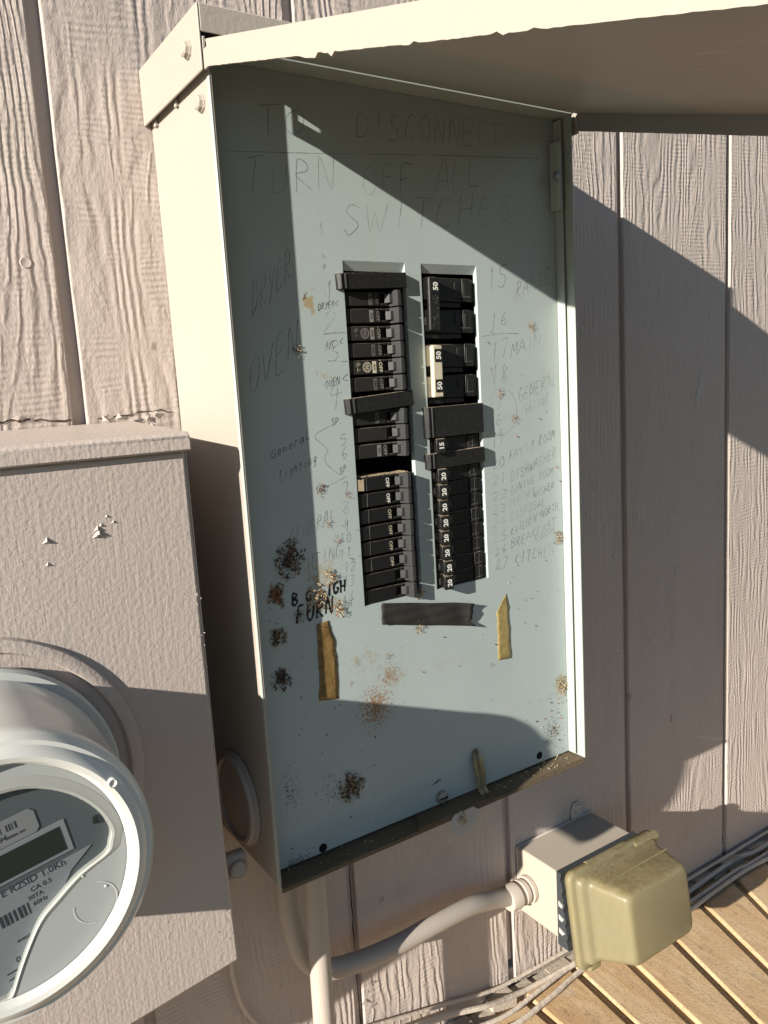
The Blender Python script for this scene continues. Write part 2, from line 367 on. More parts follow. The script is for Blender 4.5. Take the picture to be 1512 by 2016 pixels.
wall = thing('siding_wall', 'beige painted grooved wood siding wall behind the boxes', 'wall', (.35, 0, -.3177))
obj('sheathing', MB().box(-1.6, 2.6, .0065, .02, -.29, 1.7), M['paint'], wall)
P = .1985; G0 = -.0755
for k in range(-7, 12):
    xa_, xb_ = G0+P*k+.0048, G0+P*(k+1)-.0048
    mb = MB(); n = 40                                    # board outline with slightly wavy edges
    le = [(xa_+random.uniform(-.0004, .0004), -.3177+1.9*i/n) for i in range(n+1)]
    ri = [(xb_+random.uniform(-.0004, .0004), -.3177+1.9*i/n) for i in range(n, -1, -1)]
    mb.prism(le+ri, 'y', 0, .0066)
    b = obj('siding_board', mb, M['siding'], wall, smooth=0, bevel=.0012)
ck = MB()
def jag(mb, pts, y, wd, step=.004, amp=.0012):
    out = []
    for (a, b) in zip(pts, pts[1:]):
        a, b = Vector(a), Vector(b); n = max(1, int((b-a).length/step))
        out += [tuple(a.lerp(b, i/n)+Vector((random.uniform(-amp, amp), random.uniform(-amp, amp)))) for i in range(n)]
    out.append(pts[-1]); mb.stroke(out, y, wd)
jag(ck, [(-.19, .352), (-.1297, .3511), (-.1029, .3505), (-.082, .349)], -.0006, .0012)
jag(ck, [(-.064, .349), (-.0456, .350), (-.025, .352), (-.0059, .350)], -.0006, .0008)
jag(ck, [(.1255, -.02), (.1258, -.12), (.1252, -.20), (.1262, -.31)], .0060, .0011, .009, .0006)
obj('paint_crack', ck, M['crack'], wall, smooth=0)
fl = MB()
for i in range(26):                                      # curled paint flakes along the crack above the meter box
    x = random.choice([random.uniform(-.14, -.09), random.uniform(-.07, -.02)]); z = .343+random.uniform(-.004, .010); s = random.uniform(.002, .006)
    a = random.uniform(0, 6.28); fl.quad((x, -.0005, z), (x+s*math.cos(a), -.0005-random.uniform(0, .002), z+s*math.sin(a)), (x+s*1.2*math.cos(a+.8), -.001-random.uniform(.0005, .003), z+s*1.2*math.sin(a+.8)))
for i in range(16):
    x = .105+random.uniform(0, .02)+.012; z = random.uniform(-.31, -.17); s = random.uniform(.002, .006); a = random.uniform(0, 6.28)
    fl.quad((x, -.0005, z), (x+s*math.cos(a), -.002, z+s*math.sin(a)), (x+s*math.cos(a+.8), -.003, z+s*math.sin(a+.8)))
pf = obj('paint_flakes', fl, M['paint'], wall, smooth=0, fixn=False); pf['kind'] = 'stuff'
nl = MB()
for (x, z) in ((.497, .452), (.47, .235), (.487, .10), (.60, .16), (.05, .62), (-.12, .55), (-.10, .46)):
    nl.lathe((x, 0, z), [(.0042, .0002), (.0036, -.0007), (.0015, -.0002)], 14)
obj('nail_head', nl, M['paint'], wall)
sp_ = MB()
sp_.prism([(.6630, .353), (.6665, .350), (.6655, .338), (.6600, .325), (.6560, .312), (.6525, .320), (.6580, .336)], 'y', -.0006, .0003)
sp_.prism([(.6120, .117), (.6150, .110), (.6135, .104), (.6105, .108)], 'y', -.0006, .0003)
obj('paint_chip', sp_, M['tab'], wall, smooth=0)

# ------------------------------------------------------------------ breaker panel enclosure
pan = thing('breaker_panel', 'open outdoor breaker box with cream sides, grey green inner front and raised lid', 'breaker panel', (W/2, 0, 0))
T = .0016; HT = .5770
obj('side_wall', MB().box(0, T, -D, -.0005, 0, HT), M['shell'], pan, bevel=.0006)
obj('side_wall', MB().box(W-T, W, -D, -.0005, 0, HT), M['flange'], pan, bevel=.0006)
obj('back_plate', MB().box(T+.0003, W-T-.0003, -.004, -.001, .002, HT-.002), M['dark'], pan)
obj('top_plate', MB().box(T+.0003, W-T-.0003, -D-.0012, -.0045, HT-.0014, HT), M['flange'], pan)
obj('sill', MB().box(T+.0003, W-T-.0003, -D, -.0045, -.0016, .0002), M['sill'], pan, bevel=.0004)
obj('sill_lip', MB().box(.001, W-.001, -D-.0014, -D-.0002, -.0040, -.0004), M['sill'], pan, bevel=.0003)
obj('rim_edge', MB().box(-.0008, .0001, -D-.0002, -D+.0036, .002, H-.001), M['flange'], pan, bevel=.0003)
# dead front sheet with two breaker openings
xa, xb, xc, xd, zt, zb = .0987, .1545, .1697, .2259, .4457, .1905
df = MB(); X = [.0034, xa, xb, xc, xd, W-.0050]; Z = [.0022, zb, zt, .4525, HT-.0016]
for i in range(5):
    for j in range(4):
        if j in (1, 2) and i in (1, 3): continue
        df.quad((X[i], F, Z[j]), (X[i+1], F, Z[j]), (X[i+1], F, Z[j+1]), (X[i], F, Z[j+1]))
for (a, b) in ((xa, xb), (xc, xd)):                      # pressed-in slope above each opening and folded edges
    df.quad((a+.0012, F+.0036, zt), (b-.0006, F+.0036, zt), (b, F, .4525), (a, F, .4525))
    df.quad((a, F, .4525), (a, F, zt), (a+.0012, F+.0036, zt)); df.quad((b, F, zt), (b, F, .4525), (b-.0006, F+.0036, zt))
    df.quad((a, F, zb), (a, F+.004, zb), (a+.0012, F+.0036, zt), (a, F, zt)); df.quad((b, F, zb), (b, F, zt), (b-.0006, F+.0036, zt), (b-.0006, F+.004, zb))
    df.quad((a, F, zb), (b, F, zb), (b, F+.004, zb), (a, F+.004, zb))
dfo = obj('dead_front', df, M['front'], pan, smooth=0, fixn=False)
obj('front_flange', MB().box(W-.0052, W-.0040, -.1085, F-.0002, .0022, HT-.003), M['flange'], pan, bevel=.0004)
obj('front_flange', MB().box(.0022, .0034, -.1040, F-.0002, .0022, HT-.003), M['flange'], pan, bevel=.0004)
obj('inner_box', MB().box(xa-.02, xd+.02, -.052, -.05, zb-.02, zt+.02), M['dark'], pan)
hb = MB().box(W-.0110, W-.0056, -.1100, F-.0006, .500, .556)
obj('hinge_bracket', hb, M['flange'], pan, bevel=.0008)
obj('bracket_screw', MB().lathe((W-.0125, -.1105, .527), [(.0042, .001), (.0040, -.0016), (.002, -.0024)], 18), M['steel'], pan)
for (x, z) in ((.0462, .0060), (.2792, .0093)):
    obj('screw_hole', MB().lathe((x, F, z), [(.0036, -.0003), (.0032, -.0006)], 20), M['dark'], dfo)
sh = MB().lathe((.1631, F, .0085), [(.0058, -.0002), (.0056, -.0012), (.0050, -.0034), (.0030, -.0044)], 24)
obj('panel_screw', sh, M['steel'], dfo)
obj('screw_slot', MB().box(.1590, .1672, F-.0047, F-.0043, .0079, .0091), M['dark'], dfo)
obj('knockout_slot', MB().prism([(.154, .0215), (.160, .0240), (.1635, .0252), (.160, .0228)], 'y', F-.0004, F-.0001), M['dark'], dfo)
obj('latch_plate', MB().prism([(.125, -D-.0022), (.205, -D-.0022), (.205, F-.001), (.135, F-.001)], 'z', .0004, .0020), M['sill'], pan, bevel=.0004)
# cap (rain hood) with bolts
cx0, cx1 = -.0058, W+.0058
cm = MB().box(cx0, cx0+.0016, -.1185, -.0002, .5605, .5998).box(cx1-.0016, cx1, -.1185, -.0002, .5605, .5998)
cm.box(cx0+.0016, cx1-.0016, -.1185, -.1169, .5832, .5998).box(cx0+.0016, cx1-.0016, -.1169, -.0002, .5982, .5998)
cap = obj('rain_cap', cm, M['capp'], pan, bevel=.0007)
def bolt(y, z, x, par):
    b = MB().lathe((x, y, z), [(.0062, 0), (.0058, -.0012), (.0052, -.0014), (.0048, -.0036), (.0036, -.0046)], 8, axis='x')
    return obj('bolt', b, M['capp'], par, smooth=25)
bolt(-.0995, .5786, cx0, cap); bolt(-.1005, .5470, 0, pan); obj('cap_clip', MB().box(-.0022, -.0003, -.060, -.056, .5575, .5620), M['capp'], pan); obj('cap_clip', MB().box(-.0022, -.0003, -.016, -.011, .5575, .5620), M['capp'], pan)
# raised lid sloping down and outward from the top edge
K = .300
def lz(y, top): return top - K*(-.113-y)
y0, y1 = -.1195, -.655
lx0, lx1 = -.0030, W+.0030
lm = MB()
lm.prism([(y0, lz(y0, .5802)), (y1, lz(y1, .5802)), (y1, lz(y1, .5786)), (y0, lz(y0, .5786))], 'x', lx0, lx1)
def lip(x_0, x_1, seed):
    random.seed(seed); n = 170; top = []; bot = []; y0 = -.1262 if seed == 3 else -.1196
    for i in range(n+1):
        y = y0+(y1-y0)*i/n; dz = .0160
        bot.append((y, lz(y, .5802)-dz+random.uniform(-.00015, .00015)+(BITE.get(i, 0)*1.5 if seed == 3 else 0))); top.append((y, lz(y, .5802)-.0004))
    return MB().prism(top+bot[::-1], 'x', x_0, x_1)
BITE = {38: -.0004, 39: -.0008, 40: -.0010, 41: -.0010, 42: -.0012, 43: .0005, 44: .0004, 47: -.0012, 48: .0003, 66: -.0004, 67: -.0004, 68: .0006, 84: .0006, 85: -.0003, 90: .0005, 91: .0002}
lid = obj('lid', lm, M['shell'], pan, bevel=.0008)
obj('lid_lip', lip(lx0-.0016, lx0+.0001, 3), M['shell'], pan, smooth=0)
obj('lip_corner', MB().box(lx0-.0014, lx0-.0001, -.1264, -.1197, .5605, .5716).box(lx0-.0014, lx0-.0001, -.1209, -.1197, .5716, .5795), M['shell'], pan)
obj('lid_lip', lip(lx1-.0001, lx1+.0016, 4), M['liner'], pan, smooth=0)
obj('lid_lip', MB().box(lx0, lx1, y1-.0016, y1, lz(y1, .5802)-.0148, lz(y1, .5802)), M['shell'], pan)
ln = MB(); ln.prism([(y0-.0005, lz(y0-.0005, .5783)), (y1+.001, lz(y1+.001, .5783)), (y1+.001, lz(y1+.001, .5778)), (y0-.0005, lz(y0-.0005, .5778))], 'x', lx0+.0006, lx1-.0006)
def m_scuff():
    t = NT('scuffed_lid_inside'); c = (.33, .33, .30)
    sp = t.n('SeparateXYZ'); t.set(sp.inputs[0], t.tc); y, x = sp.outputs[1], t.math('ADD', sp.outputs[0], .16125)
    col = t.mix(t.noise(t.tc, 8, 4, .6), sc(c, .9), sc(c, 1.08))
    wv = t.noise(t.vmul(t.tc, (120, 14, 14)), 1, 4, .6)
    band = t.math('MULTIPLY', t.ramp(t.math('ADD', x, t.math('MULTIPLY', wv, .03)), .03, .10), t.ramp(t.math('ADD', y, t.math('MULTIPLY', wv, .02)), -.26, -.235, 1., 0.))
    col = t.mix(t.math('MULTIPLY', band, .85), col, (.43, .36, .315))
    scr = t.ramp(t.noise(t.vmul(t.tc, (40, 9, 9)), 1, 5, .7, .6), .60, .68, 0, .5)
    col = t.mix(t.math('MULTIPLY', scr, band), col, (.58, .53, .47))
    return t.fin(col, .42, t.bump(wv, .0004, .4), .4)
obj('lid_lining', ln, m_scuff(), lid)

# ------------------------------------------------------------------ handwriting on the dead front
GL = {'A': ['0,0 .45,1 .9,0', '.2,.38 .72,.38'], 'B': ['.1,0 .1,1 .6,.95 .7,.75 .15,.52 .75,.4 .75,.1 .1,0'], 'C': ['.8,.85 .5,1 .15,.75 .1,.3 .4,0 .8,.12'], 'D': ['.1,0 .12,1 .6,.9 .85,.5 .6,.1 .05,0'],
 'E': ['.75,1 .15,1 .1,0 .8,.02', '.12,.52 .65,.54'], 'F': ['.8,1 .15,1 .1,0', '.12,.5 .6,.52'], 'G': ['.8,.85 .5,1 .15,.7 .12,.25 .45,0 .8,.15 .8,.45 .5,.45'], 'H': ['.12,0 .15,1', '.8,0 .82,1', '.12,.5 .8,.52'],
 'I': ['.45,0 .48,1'], 'K': ['.12,0 .15,1', '.8,1 .15,.45 .85,0'], 'L': ['.15,1 .12,0 .75,.03'], 'M': ['0,0 .15,1 .45,.3 .78,1 .9,0'], 'N': ['.05,0 .1,1 .75,.02 .82,1'], 'O': ['.5,1 .15,.75 .15,.25 .5,0 .82,.25 .82,.75 .5,1'],
 'P': ['.12,0 .15,1 .65,.95 .72,.65 .15,.48'], 'R': ['.12,0 .15,1 .62,.95 .68,.65 .15,.5 .85,0'], 'S': ['.8,.88 .5,1 .2,.82 .3,.58 .68,.42 .75,.15 .4,-.02 .1,.1'], 'T': ['0,1 .95,1', '.48,1 .45,0'], 'U': ['.12,1 .12,.25 .42,0 .78,.25 .82,1'],
 'V': ['.05,1 .42,0 .85,1'], 'W': ['0,1 .2,0 .45,.7 .7,0 .95,1'], 'Y': ['.05,1 .42,.5', '.88,1 .2,-.1'], 'X': ['.1,0 .8,1', '.1,1 .8,0'],
 '0': ['.5,1 .2,.8 .18,.25 .5,0 .78,.25 .75,.8 .5,1'], '1': ['.4,.85 .55,1 .48,0'], '2': ['.15,.8 .45,1 .75,.8 .6,.5 .1,0 .85,.05'], '3': ['.15,.95 .6,1 .75,.78 .4,.55 .78,.35 .6,.02 .15,.05'], '4': ['.6,1 .1,.4 .85,.42', '.65,.7 .5,-.1'],
 '5': ['.8,1 .25,.95 .2,.6 .6,.62 .78,.35 .6,.05 .15,.05'], '6': ['.6,1 .25,.6 .15,.25 .45,0 .75,.2 .6,.45 .2,.35'], '7': ['.1,.95 .8,1 .45,0'], '8': ['.75,.85 .4,1 .2,.8 .7,.3 .5,0 .2,.2 .4,.5 .75,.85'], '9': ['.7,.8 .4,1 .2,.75 .45,.55 .7,.8 .6,0'],
 '-': ['.15,.45 .75,.48'], '.': ['.3,0 .38,.06'], '/': ['.1,-.1 .8,1.1'], '<': ['.8,1 .1,.5 .9,.1'], 'e': ['.15,.3 .7,.35 .6,.6 .25,.55 .15,.2 .5,0 .8,.12'], 'n': ['.1,0 .12,.6 .4,.62 .65,.5 .68,0'], 'r': ['.15,0 .18,.6 .6,.55'], 'a': ['.7,.55 .3,.6 .12,.25 .35,0 .68,.2 .7,.58 .78,0'],
 'l': ['.3,1.05 .35,0 .8,.05'], 'i': ['.4,.6 .42,0', '.42,.85 .44,.9'], 'g': ['.7,.6 .3,.6 .15,.3 .4,.05 .7,.3 .7,.6 .65,-.3 .2,-.35'], 'h': ['.12,0 .16,1.05', '.14,.4 .45,.6 .68,.4 .7,0'], 't': ['.35,.9 .4,0', '.1,.62 .7,.62']}
PENCIL = [('TO',.0375,.5315,.0789,.5382,.0203),('DISCONNECT',.1167,.539,.2597,.5477,.0193),('TURN',.0245,.4922,.1001,.5024,.023),('OFF',.119,.4992,.1685,.5078,.0197),('ALL',.188,.5063,.2362,.5159,.0228),('SWITCHES',.0993,.4705,.2729,.4916,.0221),('DRYER',.0227,.4118,.0565,.4397,.0204),('OVEN',.0158,.3576,.059,.3885,.0243),
 ('1',.0815,.4188,.0881,.4206,.018),('2',.0784,.4007,.094,.4024,.0173),('3',.0797,.3799,.0937,.382,.0164),('4',.079,.3455,.0924,.3484,.0222),('5',.0855,.3167,.0931,.3179,.0083),('6',.0865,.307,.0937,.3082,.0084),('7',.0844,.2802,.0926,.2812,.0092),('8',.0837,.2659,.0923,.2663,.0108),('9',.084,.2522,.0904,.2528,.0101),('10',.0797,.2438,.0915,.2435,.007),('11',.0788,.2321,.0906,.2317,.007),('12',.0815,.2205,.0943,.2206,.0079),('13',.0806,.2086,.0917,.2098,.0079),('14',.0775,.1924,.0904,.1938,.0111),
 ('GENERAL',.0378,.2474,.0786,.2627,.0112),('LIGHTING',.0316,.223,.0822,.2347,.0105),('15',.2362,.4329,.26,.4374,.0171),('RANGE',.2682,.4266,.3107,.4413,.0126),('16',.2366,.3986,.2608,.4055,.0133),('17',.2371,.3748,.259,.38,.0147),('MAIN',.2607,.3783,.297,.3891,.0107),('18',.2367,.3554,.2579,.3569,.016),('5',.2413,.3346,.2494,.3367,.0103),('6',.2406,.3209,.2498,.3215,.012),('19',.2351,.3031,.2491,.3054,.0121),('GENERAL',.2671,.3391,.3156,.3529,.0109),('LIGHTING',.2641,.3261,.3036,.3355,.0087),
 ('20',.2341,.2836,.2505,.2859,.0087),('FAMILY ROOM',.2548,.2903,.3107,.3046,.0079),('21',.2346,.2704,.251,.2716,.0087),('DISHWASHER',.255,.2703,.312,.2879,.0089),('22',.2339,.2573,.2515,.2582,.0075),('DINING ROOM',.2551,.26,.3076,.2726,.0071),('23',.2322,.2447,.2509,.2461,.0075),('CLOTHES',.2529,.249,.2848,.2568,.0063),('WASHER',.2815,.2526,.3084,.2595,.0064),('24',.2315,.2323,.2504,.234,.008),('DISPOSAL',.2534,.2358,.297,.246,.0076),('25',.232,.2197,.2498,.2214,.008),('KITCHEN NORTH',.2534,.2231,.3128,.2401,.0072),('26',.2338,.2081,.2492,.2101,.0072),('BREAKFAST',.2529,.2118,.3097,.225,.0073),('ROOM',.2811,.2128,.3068,.2183,.006),('27',.2338,.1959,.2498,.1976,.009),('KITCHEN',.2564,.1965,.3061,.1984,.0101)]
INK = [('DRYER',.0754,.4166,.0901,.4192,.0047),('<',.0897,.4192,.094,.4199,.0051),('A/C',.0795,.3887,.0878,.39,.0058),('<',.0914,.3914,.0954,.3924,.0052),('OVEN',.0768,.3605,.0901,.3636,.0052),('<',.0919,.3646,.0981,.3651,.0052),('SP.',.0798,.3331,.0904,.3345,.0052),('SP.',.0839,.2962,.0939,.2982,.0053),('General',.0289,.3127,.062,.3255,.0065),('Lighting',.0339,.2965,.0661,.3079,.0073)]
MARKER = [('B G-LIGH',.0362,.204,.0831,.2065,.0091),('FURN',.0387,.1894,.072,.1915,.0123)]
LINES = [[(.0126,.5195),(.0902,.5258),(.1858,.5343),(.3008,.543)],[(.2298,.3958),(.2495,.3976),(.2704,.3977)],[(.0783,.3996),(.0975,.4008)],[(.0922,.3795),(.0975,.3797)],[(.239,.3671),(.2412,.3564),(.2421,.3508)],[(.2421,.3508),(.2372,.3438),(.2362,.3246),(.2397,.3136)],[(.2421,.3508),(.253,.3516),(.2615,.3455),(.2656,.3313),(.2602,.3185),(.2482,.312),(.2391,.3136)],[(.0789,.3331),(.0655,.3267),(.0733,.3178),(.0758,.3157)],[(.0758,.3157),(.0726,.3084),(.0764,.3023),(.0847,.2957)],[(.0665,.2867),(.0776,.2899),(.0899,.2939)]]
def smooth2(P, res=5):
    P = [Vector(p) for p in P]
    if len(P) < 3: return [P[0].lerp(P[-1], i/4) for i in range(5)]
    E = [2*P[0]-P[1]] + P + [2*P[-1]-P[-2]]; Q = []
    for i in range(1, len(E)-2):
        for k in range(res):
            t = k/res; a, b, c, d = E[i-1], E[i], E[i+1], E[i+2]
            q = .5*((2*b)+(c-a)*t+(2*a-5*b+4*c-d)*t*t+(3*b-a-3*c+d)*t**3); Q.append(b.lerp(c, t).lerp(q, .85))
    return Q+[P[-1]]
def handwrite(mb, L, wd, y, slant=.10, jit=.05):
    for (txt, x0, z0, x1, z1, h) in L:
        A, B = Vector((x0, z0)), Vector((x1, z1)); n = len(txt); st = (B-A)/n
        for i, ch in enumerate(txt):
            if ch not in GL: continue
            hh = h*random.uniform(.88, 1.1); o_ = A+st*i+Vector((0, random.uniform(-.05, .05)*h))
            for s_ in GL[ch]:
                pts = []
                for q in s_.split():
                    u, v = map(float, q.split(',')); u += random.uniform(-jit, jit); v += random.uniform(-jit, jit)
                    p = o_+st*(u*.86)+Vector((slant*v*hh, v*hh)); pts.append((p.x, p.y))
                mb.stroke(smooth2(pts), y, wd)
random.seed(11)
for words, wd, lift, sl_, jt, nm_, mk_ in ((PENCIL, .00056, .00005, .12, .07, 'pencil_word', 'pencil'), (INK, .00050, .00006, .14, .05, 'pen_word', 'ink'), (MARKER, .0019, .00008, .10, .06, 'marker_word', 'marker')):
    for e_ in words:
        wm = MB(); handwrite(wm, [e_], wd, F-lift, sl_, jt); obj(nm_, wm, M[mk_], dfo, smooth=0, fixn=False)
for l in LINES: obj('pencil_line', MB().stroke(smooth2(l, 12), F-.00004, .0005), M['pencil'], dfo, smooth=0, fixn=False)

# ------------------------------------------------------------------ breakers
ZT = .4445; PT = .0127
def local(mb_fn):
    mb = MB(); mb_fn(mb); return mb
def slim_parts(root, style):
    b = MB()
    b.box(-.006, .0315, .0015, .045, .0008, .0114); b.box(.0315, .0370, .0045, .045, .0010, .0114)
    b.box(.0315, .0370, .0015, .0045, .0008, .0026); b.box(.0315, .0370, .0015, .0045, .0098, .0114)
    b.box(.0370, .0540, .0015, .045, .0008, .0114)
    obj('body', b, M['black'] if style != 'new' else M['blackc'], root, bevel=.0004)
    h = MB(); h.prism([(.0402, .0016), (.0428, -.0068), (.0459, -.0068), (.0470, .0016)], 'z', .0004, .0120)
    h.prism([(.0362, .0016), (.0388, -.0018), (.0412, -.0022), (.0412, .0016)], 'z', .0030, .0094)
    obj('toggle_handle', h, M['handle'], root, bevel=.0002)
    p = MB()
    if style == 'new': p.prism([(.0010, .0012), (.0308, .0012), (.0308, .0110), (.0010, .0110)], 'y', .0012, .0014)
    else: p.prism([(.0050, .0012), (.0308, .0012), (.0308, .0110), (.0050, .0110)], 'y', .0011, .0014)
    obj('face_label', p, M['label'] if style != 'new' else M['blackc'], root, bevel=.0002)
def monogram(mb, x, z, r, y):
    # round roundel with curled script letters
    n = 28
    for rr, wd in ((r, r*.14), (r*.80, r*.08)): mb.stroke([(x+rr*math.cos(6.2832*i/n), z+rr*math.sin(6.2832*i/n)) for i in range(n+1)], y, wd)
    # letters G and E laid clockwise like the print beside them
    for k, (ox, oz) in enumerate(((.0, .28), (.0, -.30))):
        cx, cz = x+ox*r, z+oz*r
        pts = [(.30, .25), (.05, .34), (-.25, .12), (-.24, -.15), (.02, -.27), (.24, -.08), (.10, .08), (-.06, .0)] if k == 0 else [(.28, .18), (.05, .28), (-.12, .12), (.06, .02), (-.22, -.05), (-.20, -.26), (.06, -.30), (.26, -.16), (.30, .02)]
        mb.stroke(smooth2([(cx+q*r, cz+p*-r) for p, q in pts], 4), y, r*.13)
    for a in (.4, 2.74, -.4, -2.74): mb.stroke([(x+r*.45*math.cos(a), z+r*.45*math.sin(a)), (x+r*.66*math.cos(a), z+r*.66*math.sin(a))], y, r*.1)
CW = -math.pi/2; CCW = math.pi/2
YP = .00106
def slim_print(root, off, rating, logo, mat_off, mat_rate):
    if off:
        t = MB(); text_mb(t, 'OFF', .0287, YP, .0058, .0044, CW, .00008 if off > 1 else 0); 
        if rating: text_mb(t, '0', .0284, YP, .0110, .0026, CW)
        obj('off_mark', t, mat_off, root, smooth=0, fixn=False)
    if rating:
        t = MB(); t.prism([(.0214, .0016), (.0248, .0016), (.0248, .0104), (.0214, .0104)], 'y', YP-.00004, YP+.0003); obj('rating_plate', t, mat_rate, root)
        t = MB(); text_mb(t, rating, .0231, YP-.00008, .0060, .0030, CW, .00006); obj('rating_mark', t, M['label'], root, smooth=0, fixn=False)
    if logo:
        t = MB(); monogram(t, .0165, .0062, .0037, YP)
        text_mb(t, 'UL', .0100, YP, .0086, .0018, CW); text_mb(t, 'c', .0100, YP, .0044, .0026, CW); text_mb(t, 'TYPE', .0080, YP, .0085, .0011, CW); text_mb(t, 'HACR', .0069, YP, .0080, .0011, CW)
        t.stroke([(.0088, .0068), (.0088, .0104)], YP, .0004); t.stroke([(.0080, .0030), (.0080, .0062)], YP, .0004)
        obj('maker_mark', t, mat_off, root, smooth=0, fixn=False)
GRP_L = 'slim black breakers in the left row'
proto = {}
def slim(row, style, off, rating, logo, mo, mr, label):
    if style not in proto:
        r = thing('circuit_breaker', label, 'circuit breaker', (xa, F, 0), GRP_L, proto=True); slim_parts(r, style); proto[style] = r
        first = list(r.children)
        proto[style+'_parts'] = first
    else:
        src = proto[style]; r = src.copy(); COL.objects.link(r)
        for ch in proto[style+'_parts']:
            c = ch.copy(); COL.objects.link(c); c.parent = r
        tag(r, label, 'circuit breaker', GRP_L)
    r.location = (xa+random.uniform(-.0003, .0003), F+random.uniform(-.0002, .0002), ZT-PT*(row+1)+random.uniform(-.0002, .0002))
    r.rotation_euler = (0, random.uniform(-.008, .008), 0)
    slim_print(r, off, rating, logo, mo, mr)
    return r
g, dm_, wh = M['greyprint'], M['dimprint'], M['white']
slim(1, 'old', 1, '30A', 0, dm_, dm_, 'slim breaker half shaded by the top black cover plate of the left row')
slim(2, 'old', 1, '30A', 0, g, g, 'slim breaker with faded grey OFF and 30A, level with the penned word DRYER')
slim(3, 'old', 2, '50A', 1, g, g, 'slim breaker with round maker emblem and 50A plate, second below the DRYER note')
slim(4, 'old', 1, '50A', 0, g, dm_, 'slim breaker with almost worn away 50A plate between the two round emblems')
slim(5, 'old', 2, '40A', 1, M['creamp'], M['creamp'], 'slim breaker with bright round maker emblem and 40A plate')
slim(6, 'old', 1, '40A', 0, g, dm_, 'slim breaker with faded 40A mark resting on the tilted black cover plate')
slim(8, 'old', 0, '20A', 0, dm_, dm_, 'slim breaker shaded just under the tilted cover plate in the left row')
slim(9, 'old', 0, None, 0, dm_, dm_, 'blank slim breaker in the middle of the short group of three')
slim(10, 'old', 2, '20A', 0, g, g, 'slim breaker with OFF and 20A marks directly above the empty slot')
for i, lab in enumerate(('slim breaker with dusty top and pale sticker scrap directly below the empty slot', 'slim breaker with bold white OFF, second below the empty slot', 'slim breaker with greyish OFF, third below the empty slot',
                         'slim breaker with OFF mark, fourth below the empty slot', 'slim breaker with OFF mark, fifth below the empty slot', 'slim breaker with OFF mark, lowest of those reading OFF',
                         'unmarked slim breaker, second from the bottom of the left row', 'unmarked slim breaker at the very bottom of the left row')):
    r = slim(12+i, 'new', 2 if i < 2 else (1 if i < 6 else 0), None, 0, wh if i < 2 else M['creamp'] if i < 6 else g, g, lab)
    if i < 6:
        lm_ = MB(); lm_.stroke([(.0092, .0011), (.0094, .0114)], YP, .00035); obj('white_line', lm_, g, r, smooth=0, fixn=False)
    if i == 0:
        s_ = MB(); s_.prism([(.0016, .0020), (.0066, .0016), (.0068, .0106), (.0040, .0098), (.0034, .0104), (.0014, .0108)], 'y', .0004, .0011); obj('sticker_scrap', s_, M['straw'], r)
        d_ = MB(); nn = 14
        for k in range(nn):
            xx = .004+.045*k/nn; d_.box(xx, xx+.0034, .0014+random.uniform(0, .001), .014, .0119, .0119+random.uniform(.0004, .0011))
        obj('dust_layer', d_, M['mortar'], r)
# right-hand breakers
GRP_R = 'slim black breakers marked 20 in the right row'
def right_slim(z0, num, label, src=None):
    if src is None:
        r = thing('circuit_breaker', label, 'circuit breaker', (xc, F, 0), GRP_R, proto=True)
        b = MB().box(-.004, .0405, .0015, .045, .0005, .0119).box(.0405, .0480, .0002, .045, .0005, .0119).box(.0480, .056, .004, .045, .0005, .0119)
        obj('body', b, M['black'], r, bevel=.0004)
        h = MB().prism([(.0062, .0016), (.0008, -.0084), (.0022, -.0090), (.0094, -.0090), (.0104, -.0082), (.0132, .0016)], 'z', .0005, .0119); obj('toggle_handle', h, M['black'], r, bevel=.0005)
        t = MB(); text_mb(t, 'ON', .0032, YP, .0060, .0032, CCW); text_mb(t, 'OFF', .0195, YP, .0060, .0032, CCW); obj('on_off_mark', t, g, r, smooth=0, fixn=False)
        ln_ = MB().stroke([(.0445, .0012), (.0447, .0112)], -.0004, .0003).stroke([(.0405, .0030), (.0478, .0031)], -.0004, .0003); obj('moulding_line', ln_, g, r, smooth=0, fixn=False)
    else:
        r = src.copy(); COL.objects.link(r)
        for ch in list(src.children):
            if ch.name.startswith('number_mark'): continue
            c = ch.copy(); COL.objects.link(c); c.parent = r
        tag(r, label, 'circuit breaker', GRP_R)
    r.location = (xc+random.uniform(-.0003, .0003), F+random.uniform(-.0003, .0003), z0+random.uniform(-.0002, .0002)); r.rotation_euler = (0, random.uniform(-.008, .008), 0)
    if num:
        t = MB(); text_mb(t, num, .0058, -.00935, .0062, .0062, CCW, .00022); obj('number_mark', t, wh, r, smooth=0, fixn=False)
    return r
RZ = .2918; src = None
for k, lab in enumerate(('breaker marked 20 directly under the thin cover strip', 'second breaker marked 20 below the thin cover strip', 'third breaker marked 20 below the thin cover strip', 'fourth breaker marked 20, level with the pencilled line 23',
                         'breaker marked 20, level with the pencilled line 24', 'third breaker marked 20 from the bottom of the right row', 'breaker marked 20 second from the bottom of the right row', 'bottom breaker marked 20, just above the black tape')):
    r = right_slim(RZ-PT*(k+1), '20', lab, src)
    if src is None: src = r
    r.location.x += (0, 0, 0, -.0004, -.0006, 0, .0012, .0014)[k]
r15 = right_slim(.3162-.0127, '15', 'single breaker marked 15 between the big cover plate and the thin strip', src); r15['group'] = 'single breaker marked 15'
